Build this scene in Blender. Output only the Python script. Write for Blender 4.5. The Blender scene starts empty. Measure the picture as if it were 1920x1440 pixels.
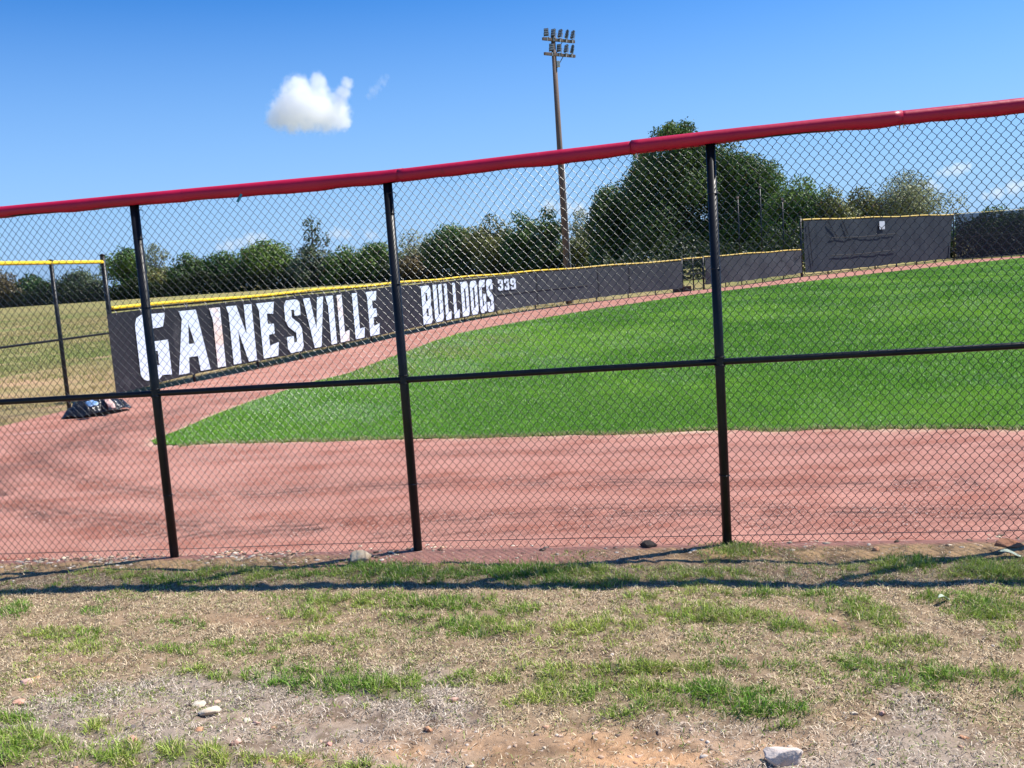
import bpy, bmesh, math, random
import numpy as np
from mathutils import Vector, Matrix
from mathutils.geometry import tessellate_polygon

random.seed(7)
RNG = np.random.default_rng(11)
SC = bpy.context.scene
COL = SC.collection

# ------------------------------------------------------------------ camera
FPX = 1790.0                      # focal length in pixels of the 1920 px wide photograph
ROLL = math.radians(3.98)
PITCH = math.atan(219 / 1790)
CAM_H = 1.83
r0 = np.array([1.0, 0, 0]); u0 = np.array([0, math.sin(PITCH), math.cos(PITCH)])
FW = np.array([0, math.cos(PITCH), -math.sin(PITCH)])
RT = math.cos(ROLL) * r0 - math.sin(ROLL) * u0
UP = math.sin(ROLL) * r0 + math.cos(ROLL) * u0
CP = np.array([0, 0, CAM_H])
cam = bpy.data.cameras.new('camera')
cam.sensor_width = 36; cam.lens = 36 * FPX / 1920
cam.clip_start = 0.05; cam.clip_end = 9000
camo = bpy.data.objects.new('camera', cam); COL.objects.link(camo)
M = Matrix(((RT[0], UP[0], -FW[0], CP[0]), (RT[1], UP[1], -FW[1], CP[1]), (RT[2], UP[2], -FW[2], CP[2]), (0, 0, 0, 1)))
camo.matrix_world = M
SC.camera = camo

def gp(x, y, z=0.0):
    """surveyed ground point: where the sight line through photo pixel (x, y) meets height z"""
    d = FW * FPX + RT * (x - 960) - UP * (y - 720)
    return CP + d * ((z - CAM_H) / d[2])

def at(x, y, depth):
    """point on the sight line at a given distance along +Y"""
    d = FW * FPX + RT * (x - 960) - UP * (y - 720)
    return CP + d * (depth / d[1])

def proj(P):
    v = np.asarray(P, float) - CP
    w = v @ FW
    return 960 + FPX * (v @ RT) / w, 720 - FPX * (v @ UP) / w

# ------------------------------------------------------------------ light
SUN_DIR = Vector((1.67, 0.43, 2.46)).normalized()
EL = math.asin(SUN_DIR.z); AZ = math.atan2(SUN_DIR.x, SUN_DIR.y)
SC.view_settings.view_transform = 'Standard'
SC.view_settings.look = 'None'
SC.view_settings.exposure = 0.80
SC.view_settings.gamma = 1.0
world = bpy.data.worlds.new('World'); SC.world = world
world.use_nodes = True
wn = world.node_tree.nodes; wl = world.node_tree.links
bg = wn['Background']
sky = wn.new('ShaderNodeTexSky'); sky.sky_type = 'NISHITA'
sky.sun_disc = False; sky.sun_elevation = EL; sky.sun_rotation = AZ
sky.altitude = 300; sky.air_density = 1.0; sky.dust_density = 0.35; sky.ozone_density = 2.2
hsv = wn.new('ShaderNodeHueSaturation'); hsv.inputs['Saturation'].default_value = 1.22
hsv.inputs['Value'].default_value = 1.0
tint = wn.new('ShaderNodeMix'); tint.data_type = 'RGBA'; tint.blend_type = 'MULTIPLY'; tint.inputs[0].default_value = 1.0
tint.inputs[7].default_value = (0.35, 0.70, 1.04, 1)
wl.new(sky.outputs[0], hsv.inputs['Color'])
# the air near the horizon is a clean pale blue rather than the model's yellow-green
wtc = wn.new('ShaderNodeTexCoord'); wsep = wn.new('ShaderNodeSeparateXYZ'); wl.new(wtc.outputs['Generated'], wsep.inputs[0])
wmr = wn.new('ShaderNodeMapRange'); 
wmr.inputs['From Min'].default_value = 0.27; wmr.inputs['From Max'].default_value = -0.02
wl.new(wsep.outputs['Z'], wmr.inputs[0])
wmx = wn.new('ShaderNodeMix'); wmx.data_type = 'RGBA'; wmx.inputs[7].default_value = (2.6, 4.0, 6.5, 1)
wl.new(wmr.outputs[0], wmx.inputs[0]); wl.new(hsv.outputs[0], tint.inputs[6]); wl.new(tint.outputs[2], wmx.inputs[6])
wl.new(wmx.outputs[2], bg.inputs[0])
bg.inputs[1].default_value = 0.091
sun = bpy.data.lights.new('sun', 'SUN'); sun.energy = 4.35; sun.angle = math.radians(0.45)
sun.color = (1.0, 0.955, 0.88)
suno = bpy.data.objects.new('sun', sun); COL.objects.link(suno)
suno.rotation_euler = SUN_DIR.to_track_quat('Z', 'Y').to_euler()
suno.location = (20, 5, 40)
SC.cycles.max_bounces = 24
SC.cycles.transparent_max_bounces = 16
SC.cycles.volume_bounces = 24
SC.cycles.volume_step_rate = 1.0
SC.cycles.use_denoising = True

# ------------------------------------------------------------------ helpers
def tag(o, label=None, cat=None, group=None, kind=None):
    if label: o['label'] = label
    if cat: o['category'] = cat
    if group: o['group'] = group
    if kind: o['kind'] = kind
    return o

def empty(name, loc=(0, 0, 0), rz=0.0):
    o = bpy.data.objects.new(name, None); COL.objects.link(o)
    o.location = loc; o.rotation_euler = (0, 0, rz); o.empty_display_size = 0.2
    return o

def np_mesh(name, V, F, mat=None, parent=None, colors=None, smooth=False, local=True):
    """V (n,3); F list of (m,k) int arrays; one mesh object"""
    V = np.asarray(V, np.float32)
    if not isinstance(F, (list, tuple)): F = [F]
    F = [np.asarray(f, np.int32) for f in F if len(f)]
    me = bpy.data.meshes.new(name)
    me.vertices.add(len(V)); me.vertices.foreach_set('co', V.ravel())
    nl = sum(f.size for f in F); npoly = sum(len(f) for f in F)
    me.loops.add(nl); me.polygons.add(npoly)
    me.loops.foreach_set('vertex_index', np.concatenate([f.ravel() for f in F]))
    starts = []; off = 0
    for f in F:
        starts.append(off + np.arange(len(f)) * f.shape[1]); off += f.size
    me.polygons.foreach_set('loop_start', np.concatenate(starts).astype(np.int32))
    if smooth: me.polygons.foreach_set('use_smooth', np.ones(npoly, bool))
    me.update(calc_edges=True); me.validate()
    if colors is not None:
        c = np.ones((len(V), 4), np.float32); c[:, :3] = colors
        a = me.color_attributes.new('Col', 'FLOAT_COLOR', 'POINT')
        a.data.foreach_set('color', c.ravel())
    if mat: me.materials.append(mat)
    o = bpy.data.objects.new(name, me); COL.objects.link(o)
    if parent: 
        o.parent = parent
    return o

class MB:
    def __init__(s): s.V = []; s.F = []
    def add(s, V, F):
        n = len(s.V); s.V.extend([tuple(v) for v in V]); s.F.extend([tuple(i + n for i in f) for f in F]); return s
    def box(s, c, sz, rot=None):
        c = Vector(c); hx, hy, hz = sz[0] / 2, sz[1] / 2, sz[2] / 2
        P = [Vector((x, y, z)) for x in (-hx, hx) for y in (-hy, hy) for z in (-hz, hz)]
        if rot is not None: P = [rot @ p for p in P]
        return s.add([p + c for p in P], [(0, 1, 3, 2), (4, 6, 7, 5), (0, 4, 5, 1), (2, 3, 7, 6), (0, 2, 6, 4), (1, 5, 7, 3)])
    def tube(s, pts, r, n=10, cap=True, r2=None):
        pts = [Vector(p) for p in pts]; m = len(pts); rings = []
        for i, p in enumerate(pts):
            t = (pts[min(i + 1, m - 1)] - pts[max(i - 1, 0)]).normalized()
            a = t.cross(Vector((0, 0, 1)))
            if a.length < 1e-3: a = t.cross(Vector((0, 1, 0)))
            a.normalize(); b = t.cross(a).normalized()
            rr = r[i] if isinstance(r, (list, tuple)) else r
            rings.append([p + a * math.cos(2 * math.pi * k / n) * rr + b * math.sin(2 * math.pi * k / n) * rr for k in range(n)])
        V = [v for ring in rings for v in ring]; F = []
        for i in range(m - 1):
            for k in range(n):
                F.append((i * n + k, i * n + (k + 1) % n, (i + 1) * n + (k + 1) % n, (i + 1) * n + k))
        if cap:
            F.append(tuple(range(n))[::-1]); F.append(tuple((m - 1) * n + k for k in range(n)))
        return s.add(V, F)
    def build(s, name, mat, parent=None, smooth=False, bevel=0):
        me = bpy.data.meshes.new(name); me.from_pydata(s.V, [], s.F)
        if smooth:
            for p in me.polygons: p.use_smooth = len(p.vertices) == 4
        me.materials.append(mat); me.update()
        o = bpy.data.objects.new(name, me); COL.objects.link(o)
        if parent: o.parent = parent
        if bevel:
            b = o.modifiers.new('bevel', 'BEVEL'); b.width = bevel; b.segments = 2; b.limit_method = 'ANGLE'
        return o

def _hash(ix, iy, seed):
    n = (ix.astype(np.int64) * 374761393 + iy.astype(np.int64) * 668265263 + seed * 974634777) & 0xffffffff
    n = ((n ^ (n >> 13)) * 1274126177) & 0xffffffff
    return ((n ^ (n >> 16)) & 0xffff) / 65535.0
def vn(x, y, scale, seed=0):
    x = np.asarray(x) * scale + 1000; y = np.asarray(y) * scale + 1000
    ix = np.floor(x); iy = np.floor(y); fx = x - ix; fy = y - iy
    fx = fx * fx * (3 - 2 * fx); fy = fy * fy * (3 - 2 * fy)
    a = _hash(ix, iy, seed); b = _hash(ix + 1, iy, seed); c = _hash(ix, iy + 1, seed); d = _hash(ix + 1, iy + 1, seed)
    return (a * (1 - fx) + b * fx) * (1 - fy) + (c * (1 - fx) + d * fx) * fy
def fbm(x, y, scale, seed=0, oct=4):
    t = 0; a = 0.5; s = 0
    for i in range(oct):
        t = t + a * vn(x, y, scale * 2 ** i, seed + i * 17); s += a; a *= 0.55
    return t / s
def sm(e0, e1, x):
    t = np.clip((x - e0) / (e1 - e0), 0, 1); return t * t * (3 - 2 * t)
def lin(r, g, b):
    f = lambda c: (c / 255 / 12.92) if c / 255 <= 0.04045 else ((c / 255 + 0.055) / 1.055) ** 2.4
    return np.array([f(r), f(g), f(b)])

# ------------------------------------------------------------------ materials
def mat(name, base=(0.5, 0.5, 0.5), rough=0.7, metal=0.0, spec=0.5, layers=(), bump=(), vcol=False, coords='Object', translucent=0.0, coat=0.0):
    """layers: (scale, colour, lo, hi[, stretch]) noise blends over the base; bump: (scale, strength, distance)"""
    m = bpy.data.materials.new(name); m.use_nodes = True
    nt = m.node_tree; N = nt.nodes; L = nt.links
    p = N['Principled BSDF']; out = N['Material Output']
    p.inputs['Roughness'].default_value = rough; p.inputs['Metallic'].default_value = metal
    p.inputs['Specular IOR Level'].default_value = spec
    p.inputs['Coat Weight'].default_value = coat
    tc = N.new('ShaderNodeTexCoord')
    if vcol:
        a = N.new('ShaderNodeAttribute'); a.attribute_name = 'Col'; cur = a.outputs['Color']
    else:
        rgb = N.new('ShaderNodeRGB'); rgb.outputs[0].default_value = (*base, 1); cur = rgb.outputs[0]
    for ly in layers:
        sc, c, lo, hi = ly[:4]
        nz = N.new('ShaderNodeTexNoise'); nz.inputs['Scale'].default_value = sc; nz.inputs['Detail'].default_value = 6
        nz.inputs['Roughness'].default_value = 0.62
        if len(ly) > 4:
            mp = N.new('ShaderNodeMapping'); mp.inputs['Scale'].default_value = ly[4]
            L.new(tc.outputs[coords], mp.inputs[0]); L.new(mp.outputs[0], nz.inputs[0])
        else: L.new(tc.outputs[coords], nz.inputs[0])
        mr = N.new('ShaderNodeMapRange'); mr.inputs['From Min'].default_value = lo; mr.inputs['From Max'].default_value = hi
        L.new(nz.outputs[0], mr.inputs[0])
        mx = N.new('ShaderNodeMix'); mx.data_type = 'RGBA'
        if len(ly) > 5: mx.blend_type = ly[5]
        L.new(mr.outputs[0], mx.inputs[0]); L.new(cur, mx.inputs[6]); mx.inputs[7].default_value = (*c, 1)
        cur = mx.outputs[2]
    L.new(cur, p.inputs['Base Color'])
    prev = None
    for sc, st, dist in bump:
        nz = N.new('ShaderNodeTexNoise'); nz.inputs['Scale'].default_value = sc; nz.inputs['Detail'].default_value = 5
        L.new(tc.outputs[coords], nz.inputs[0])
        b = N.new('ShaderNodeBump'); b.inputs['Strength'].default_value = st; b.inputs['Distance'].default_value = dist
        L.new(nz.outputs[0], b.inputs['Height'])
        if prev: L.new(prev.outputs[0], b.inputs['Normal'])
        prev = b
    if prev: L.new(prev.outputs[0], p.inputs['Normal'])
    if translucent:
        tr = N.new('ShaderNodeBsdfTranslucent'); L.new(cur, tr.inputs[0])
        ms = N.new('ShaderNodeMixShader'); ms.inputs[0].default_value = translucent
        L.new(p.outputs[0], ms.inputs[1]); L.new(tr.outputs[0], ms.inputs[2]); L.new(ms.outputs[0], out.inputs[0])
    return m

M_POST = mat('black_powder_coat', (0.005, 0.006, 0.008), 0.40, spec=0.32, layers=[(9, (0.014, 0.015, 0.018), .45, .75), (60, (0.12, 0.11, 0.1), .70, .78)], bump=[(120, .08, .001)])
M_WIRE = mat('black_vinyl_wire', (0.013, 0.021, 0.033), 0.26, spec=0.5)
M_RED = mat('crimson_plastic', (0.44, 0.004, 0.038), 0.42, spec=0.4, layers=[(3, (0.54, 0.008, 0.05), .4, .7), (25, (0.25, 0.008, 0.03), .6, .8), (6, (0.60, 0.10, 0.14), .66, .80), (140, (0.7, 0.4, 0.42), .72, .78)], bump=[(14, .25, .01)])
M_YEL = mat('yellow_plastic', (0.86, 0.60, 0.02), 0.42, layers=[(2, (0.72, 0.48, 0.03), .45, .75), (14, (0.5, 0.33, 0.05), .66, .8)])
M_YELF = mat('faded_yellow_plastic', (0.74, 0.50, 0.09), 0.5, layers=[(2, (0.6, 0.42, 0.12), .45, .75), (14, (0.4, 0.28, 0.1), .62, .8)])
M_BANNER = mat('dark_banner_vinyl', (0.014, 0.015, 0.023), 0.6, spec=.3, layers=[(1.6, (0.024, 0.024, 0.032), .4, .7), (2.3, (0.06, 0.06, 0.068), .60, .74, (1, 1, .5)), (11, (0.11, 0.105, 0.10), .70, .84)], bump=[(2.2, .35, .05), (0.7, .4, .1)])
M_SCREEN = mat('charcoal_screen_fabric', (0.036, 0.041, 0.052), 0.8, spec=.25, layers=[(.7, (0.052, 0.056, 0.066), .4, .65), (5, (0.03, 0.03, 0.04), .55, .8)], bump=[(1.2, .5, .08), (5, .3, .02)])
M_SCREEN2 = mat('slate_screen_fabric', (0.022, 0.031, 0.045), 0.8, spec=.25, layers=[(.35, (0.033, 0.042, 0.056), .4, .65), (4, (0.02, 0.024, 0.03), .58, .8)], bump=[(.8, .6, .1), (4, .3, .03)])
M_SEAM = mat('dark_seam', (0.012, 0.012, 0.016), 0.8)
M_LETTER = mat('white_letter_vinyl', (0.66, 0.76, 0.90), 0.5, layers=[(3, (0.62, 0.70, 0.83), .4, .7), (3.5, (0.72, 0.66, 0.68), .64, .8)], bump=[(2.2, .1, .02)])
M_LETTERP = mat('pink_stained_letter_vinyl', (0.68, 0.74, 0.85), 0.5, layers=[(2.0, (0.80, 0.62, 0.54), .42, .58)], bump=[(2.2, .3, .03)])
M_WOOD = mat('weathered_pole_wood', (0.135, 0.085, 0.065), 0.85, layers=[(3, (0.21, 0.15, 0.12), .4, .7, (4, 4, .25)), (30, (0.06, 0.04, 0.035), .55, .75, (6, 6, .15))], bump=[(25, .5, .02)])
M_CONDUIT = mat('grey_conduit', (0.55, 0.53, 0.5), 0.5)
M_LAMP = mat('lamp_housing', (0.06, 0.065, 0.08), 0.45, layers=[(6, (0.1, 0.1, 0.11), .4, .7)])
M_LENS = mat('lamp_lens', (0.38, 0.38, 0.36), 0.25, spec=0.8)
M_GALV = mat('galvanised_bracket', (0.5, 0.47, 0.42), 0.45, metal=.6)
M_TRUNK = mat('tree_bark', (0.07, 0.055, 0.042), 0.9, layers=[(8, (0.13, 0.11, 0.09), .4, .7)], bump=[(20, .5, .03)])
M_BLADE = mat('grass_blades', vcol=True, rough=0.55, spec=0.3, translucent=0.16)
M_TURFBLADE = mat('turf_blades', vcol=True, rough=0.5, spec=0.4, translucent=0.25)
M_LEAF = mat('tree_leaves', vcol=True, rough=0.5, spec=0.28, translucent=0.24)
M_SOIL = mat('patchy_soil', vcol=True, rough=0.92, spec=0.2, layers=[(38, (0.62, 0.50, 0.40), .60, .72), (90, (0.06, 0.045, 0.035), .60, .74), (14, (0.16, 0.105, 0.07), .55, .75)], bump=[(160, .7, .006), (45, .6, .012)])
M_TRACK = mat('red_track_cinder', vcol=True, rough=0.9, spec=0.2, layers=[(1.1, (0.27, 0.095, 0.062), .46, .68, (1, 2.4, 1)), (9, (0.42, 0.20, 0.145), .52, .74), (42, (0.56, 0.37, 0.29), .58, .74), (60, (0.13, 0.04, 0.025), .56, .70)], bump=[(120, .5, .006), (22, .5, .012)])
M_TURF = mat('turf_ground', (0.060, 0.165, 0.010), 0.9, spec=0.1, layers=[(.35, (0.085, 0.21, 0.014), .4, .65), (3, (0.05, 0.13, 0.012), .45, .7), (22, (0.12, 0.25, 0.03), .55, .75), (.12, (0.08, 0.18, 0.018), .5, .65)], bump=[(60, .6, .02)])
M_MEADOW = mat('dry_meadow', (0.27, 0.255, 0.09), 0.95, spec=0.05, layers=[(.05, (0.36, 0.27, 0.12), .42, .6), (.13, (0.21, 0.24, 0.07), .48, .62), (.5, (0.52, 0.33, 0.19), .56, .68), (7, (0.11, 0.11, 0.05), .5, .72), (30, (0.33, 0.27, 0.17), .58, .75)], bump=[(12, .6, .05)])
M_STONE = mat('pale_stone', vcol=True, rough=0.85, spec=0.25, layers=[(30, (0.5, 0.4, 0.32), .55, .75), (90, (0.25, 0.17, 0.12), .62, .78)], bump=[(40, .5, .01)])
M_ROCK = {}
def rock_mat(c):
    k = tuple(round(float(v), 3) for v in c)
    if k not in M_ROCK:
        c = np.array(c)
        M_ROCK[k] = mat('rock_surface', tuple(c), 0.85, spec=0.25, layers=[(18, tuple(c * np.array([.85, .72, .62])), .45, .68), (70, tuple(c * .45), .64, .78)], bump=[(35, .6, .01), (120, .4, .004)])
    return M_ROCK[k]
M_CHALK = mat('chalk', (0.62, 0.45, 0.42), 0.95, layers=[(14, (0.48, 0.24, 0.19), .40, .60)])
M_PLASTIC = mat('black_plastic_sheet', (0.012, 0.013, 0.016), 0.22, spec=0.6, bump=[(6, .5, .05), (18, .5, .02)])
M_BLUE = mat('blue_cloth', (0.10, 0.22, 0.42), 0.8, layers=[(14, (0.45, 0.55, 0.72), .5, .62)], bump=[(20, .4, .01)])
M_PINK = mat('pale_pink_cloth', (0.68, 0.44, 0.38), 0.8, bump=[(16, .4, .01)])
M_TEAL = mat('teal_tape', (0.02, 0.22, 0.30), 0.4)
M_SIGN = mat('faded_sign', (0.60, 0.64, 0.70), 0.6, layers=[(3.2, (0.30, 0.33, 0.40), .52, .62)])
M_PALELEAF = mat('pale_leaf', (0.48, 0.55, 0.42), 0.7, translucent=.2)
M_TIMBER = mat('brown_timber', (0.10, 0.06, 0.045), 0.9, bump=[(30, .4, .01)])
# see-through wind screen: woven fabric that lets about half the light pass
def screen_mat():
    m = mat('see_through_screen', (0.015, 0.017, 0.022), 0.8)
    nt = m.node_tree; N = nt.nodes; L = nt.links
    t = N.new('ShaderNodeBsdfTransparent'); ms = N.new('ShaderNodeMixShader'); ms.inputs[0].default_value = 0.20
    t.inputs[0].default_value = (0.8, 0.85, 0.95, 1)
    L.new(N['Principled BSDF'].outputs[0], ms.inputs[1]); L.new(t.outputs[0], ms.inputs[2]); L.new(ms.outputs[0], N['Material Output'].inputs[0])
    return m
M_SEE = screen_mat()

# ------------------------------------------------------------------ survey of the place
NEAR_POSTS = [(-9.0, 7.35), (-6.6, 7.02), (-4.35, 6.69), (-2.402, 6.408), (-0.701, 6.182), (1.282, 5.829), (3.27, 5.46), (5.25, 5.10), (7.25, 4.74), (9.2, 4.39)]
NEAR_H = [2.41, 2.42, 2.41, 2.43, 2.445, 2.505, 2.535, 2.53, 2.52, 2.52]
_nx = np.array([p[0] for p in NEAR_POSTS]); _ny = np.array([p[1] for p in NEAR_POSTS])
def fence_y(x): return np.interp(x, _nx, _ny)
LEFT_LINE = [(-9.0, 7.35), (-8.60, 9.45), (-8.17, 11.52), (-7.74, 13.6), (-7.32, 15.66), (-7.04, 17.02)]

def catmull(P, n=24):
    P = [np.array(p, float) for p in P]; P = [2 * P[0] - P[1]] + P + [2 * P[-1] - P[-2]]; out = []
    for i in range(1, len(P) - 2):
        a, b, c, d = P[i - 1:i + 3]
        for k in range(n):
            t = k / n
            out.append(0.5 * ((2 * b) + (-a + c) * t + (2 * a - 5 * b + 4 * c - d) * t * t + (-a + 3 * b - 3 * c + d) * t ** 3))
    out.append(P[-2]); return np.array(out)
LOWF = catmull([(-7.04, 17.02), (-5.55, 20.85), (-4.25, 25.15), (-2.6, 30.8), (-0.35, 36.9), (3.9, 43.1), (8.88, 48.0), (12.5, 51.2), (18.09, 58.37)])
class Path:
    def __init__(s, P):
        s.P = np.asarray(P, float)[:, :2]
        s.S = np.concatenate([[0], np.cumsum(np.linalg.norm(np.diff(s.P, axis=0), axis=1))]); s.L = s.S[-1]
    def xy(s, t):
        t = np.asarray(t, float)
        x = np.interp(t, s.S, s.P[:, 0]); y = np.interp(t, s.S, s.P[:, 1])
        lo = t < 0; hi = t > s.L
        d0 = (s.P[1] - s.P[0]) / (s.S[1] - s.S[0]); d1 = (s.P[-1] - s.P[-2]) / (s.S[-1] - s.S[-2])
        x = np.where(lo, s.P[0, 0] + d0[0] * t, x); y = np.where(lo, s.P[0, 1] + d0[1] * t, y)
        x = np.where(hi, s.P[-1, 0] + d1[0] * (t - s.L), x); y = np.where(hi, s.P[-1, 1] + d1[1] * (t - s.L), y)
        return np.stack([x, y], -1)
    def nrm(s, t):
        """unit normal on the right-hand side of travel (towards the field)"""
        d = s.xy(np.asarray(t) + .05) - s.xy(np.asarray(t) - .05); d /= np.linalg.norm(d, axis=-1, keepdims=True)
        return np.stack([d[..., 1], -d[..., 0]], -1)
    def pt(s, t, off, z):
        q = s.xy(t) + s.nrm(t) * np.asarray(off)[..., None]
        return np.concatenate([q, np.broadcast_to(np.asarray(z, float), q.shape[:-1])[..., None]], -1)
    def at_px(s, px, z=0.2):
        t = np.linspace(-1, s.L, 4000); X, Y = proj(s.pt(t, 0, z)); return float(np.interp(px, X, t))
PN = Path(NEAR_POSTS); PL = Path(LEFT_LINE); PF = Path(LOWF)
EYE = [(18.09, 58.37), (33.75, 72.0)]
FARR = [(33.75, 72.0), (39.2, 71.9), (46.0, 71.6), (54.0, 70.5), (62.0, 68.5)]
PE = Path(EYE); PR = Path(FARR)
TURF_EDGE_PX = [(1920, 483), (1780, 498), (1640, 513), (1500, 530), (1400, 541), (1300, 553), (1200, 568), (1120, 580), (1060, 590), (1000, 600), (930, 612), (860, 626), (810, 642), (760, 661), (700, 683), (650, 702), (590, 716), (520, 738), (470, 754), (420, 772), (380, 788), (345, 804), (310, 817), (284, 827), (290, 834), (340, 836), (420, 832), (500, 830), (620, 827), (760, 824), (900, 821), (1080, 816), (1250, 810), (1400, 806), (1600, 805), (1760, 804), (1920, 805)]
TURF = [tuple(gp(*p)[:2]) for p in TURF_EDGE_PX]
TURF = [(60.0, 67.0), (45.0, 69.3)] + TURF + [(9.0, 7.9), (14.0, 7.2), (30.0, 5.0), (60.0, 2.0)]

# ------------------------------------------------------------------ ground
def sheet(name, pts, z, m, kind='structure', label=None):
    V = [Vector((p[0], p[1], z)) for p in pts]
    tr = tessellate_polygon([V]); me = bpy.data.meshes.new(name)
    F = [t if (V[t[1]] - V[t[0]]).cross(V[t[2]] - V[t[0]]).z > 0 else t[::-1] for t in tr]
    me.from_pydata(V, [], F); me.materials.append(m); me.update()
    o = bpy.data.objects.new(name, me); COL.objects.link(o); o['kind'] = kind
    if label: o['label'] = label
    return o
S = 4000
sheet('ground', [(-S, -S), (S, -S), (S, S), (-S, S)], -0.03, M_MEADOW, label='dry olive and tan meadow grass reaching the tree line')

# warning track: one coarse sheet, with a fine relief sheet where it is near
trk = [tuple(p) for p in [(-8.96, 7.36)] + LEFT_LINE[1:]] + [tuple(PF.xy(t)) for t in np.linspace(0.5, PF.L, 40)] + EYE[1:] + FARR[1:] + [(70, 60), (70, -6), (12, 3.9)] + [(x, float(fence_y(x)) + .05) for x in (9, 5.25, 3.27, 1.28, -.7, -2.4, -4.35, -6.6)]
tsh = sheet('warning_track', trk, -0.004, M_TRACK, label='red cinder warning track between the near fence and the turf')
a = tsh.data.color_attributes.new('Col', 'FLOAT_COLOR', 'POINT')
TRACK_C = np.array([0.42, 0.20, 0.152])
a.data.foreach_set('color', np.tile(np.append(TRACK_C, 1), len(tsh.data.vertices)).astype(np.float32))

def grid(x0, x1, y0, y1, step):
    nx = int((x1 - x0) / step) + 1; ny = int((y1 - y0) / step) + 1
    X, Y = np.meshgrid(np.linspace(x0, x1, nx), np.linspace(y0, y1, ny)); 
    idx = np.arange(nx * ny).reshape(ny, nx)
    F = np.stack([idx[:-1, :-1], idx[:-1, 1:], idx[1:, 1:], idx[1:, :-1]], -1).reshape(-1, 4)
    return X.ravel(), Y.ravel(), F
def dist_poly(x, y, P):
    d = np.full(len(x), 1e9)
    for (ax, ay), (bx, by) in zip(P[:-1], P[1:]):
        vx, vy = bx - ax, by - ay; t = np.clip(((x - ax) * vx + (y - ay) * vy) / (vx * vx + vy * vy + 1e-9), 0, 1)
        d = np.minimum(d, np.hypot(x - ax - t * vx, y - ay - t * vy))
    return d
def inside(x, y, P):
    c = np.zeros(len(x), bool); n = len(P)
    for i in range(n):
        x1, y1 = P[i]; x2, y2 = P[(i + 1) % n]
        if y1 == y2: continue
        c ^= ((y1 > y) != (y2 > y)) & (x < (x2 - x1) * (y - y1) / (y2 - y1) + x1)
    return c
def fsum_(P, px, py):
    s = np.zeros(len(px))
    for cx, cy, rx, ry, a in P: s = np.maximum(s, a * np.exp(-.9 * (((px - cx) / rx) ** 2 + ((py - cy) / ry) ** 2)))
    return s
X, Y, F = grid(-9.2, 6.5, 4.7, 19.0, 0.045)
wl_ = lambda L_: [tuple(gp(*p)[:2]) for p in L_]
RUTS = [(wl_([(-60, 880), (20, 935), (120, 962), (250, 981), (420, 990), (560, 986), (760, 972), (1000, 963), (1300, 958), (1700, 962), (2000, 966)]), .16, .8),
        (wl_([(-60, 905), (20, 950), (110, 978), (240, 1000), (380, 1004), (520, 1000), (680, 985)]), .09, .5),
        (wl_([(60, 850), (110, 885), (200, 912), (320, 930), (480, 928), (640, 915), (850, 905), (1200, 905), (1800, 908)]), .16, .55),
        (wl_([(55, 868), (70, 848), (100, 838), (160, 836)]), .14, 1.0),
        (wl_([(120, 842), (150, 815), (215, 795), (300, 775), (420, 752)]), .22, .75),
        (wl_([(200, 845), (185, 825), (215, 808), (250, 800)]), .15, .8),
        (wl_([(380, 862), (560, 858), (900, 850), (1300, 842), (1900, 838)]), .12, .3),
        (wl_([(700, 1005), (1100, 990), (1500, 990), (1920, 1000)]), .10, .35)]
dk = np.zeros(len(X))
for P, w, s in RUTS:
    d = dist_poly(X, Y, P)
    br = fbm(X, Y, 5.0, 5, 3)
    side = .55 + .45 * np.cos(d / w * 9.0)          # tread lines inside each rut
    dk = np.maximum(dk, min(1, s * 2.0) * np.exp(-(d / (w * 1.5)) ** 2) * sm(.18, .52, br) * side)
broad = fbm(X, Y * 2.2, .55, 31, 4)
damp = np.exp(-(dist_poly(X, Y, wl_([(-40, 905), (40, 860), (120, 822), (210, 800), (290, 800)])) / .55) ** 2)
dk = np.maximum(dk, .55 * damp * sm(.35, .6, fbm(X, Y, 2.2, 15, 4)))
Z = 0.002 + .012 * (fbm(X, Y, 1.2, 3, 4) - .5) + .006 * (fbm(X, Y, 9, 8, 3) - .5) - .012 * dk
Z = np.where(inside(X, Y, TURF), -.012, np.maximum(Z, -.003 + 0 * Z) + .004)
cc = TRACK_C[None] * (1 - .85 * dk[:, None]) * (0.74 + .50 * broad[:, None])
edge = dist_poly(X, Y, TURF + [TURF[0]]); lip = np.exp(-(edge / (.10 + .12 * sm(-2, 2, X))) ** 2) * sm(.30, .52, fbm(X, Y, 7, 77, 3))
cc = cc * (1 - .6 * lip[:, None]) + np.array([.62, .50, .34]) * .6 * lip[:, None]
keep = (Y > fence_y(X) + .02) & (X > np.interp(Y, [p[1] for p in LEFT_LINE], [p[0] for p in LEFT_LINE]) + .0) | (Y > 17.02)
lowx = np.interp(Y, LOWF[:, 1], LOWF[:, 0]); keep &= (Y < 17.02) | (X > lowx)
F = F[keep[F].all(1)]
o = np_mesh('warning_track', np.stack([X, Y, Z], 1), F, M_TRACK, colors=cc, smooth=True); o['kind'] = 'structure'
o['label'] = 'rutted red cinder of the warning track nearest the fence'

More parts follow.
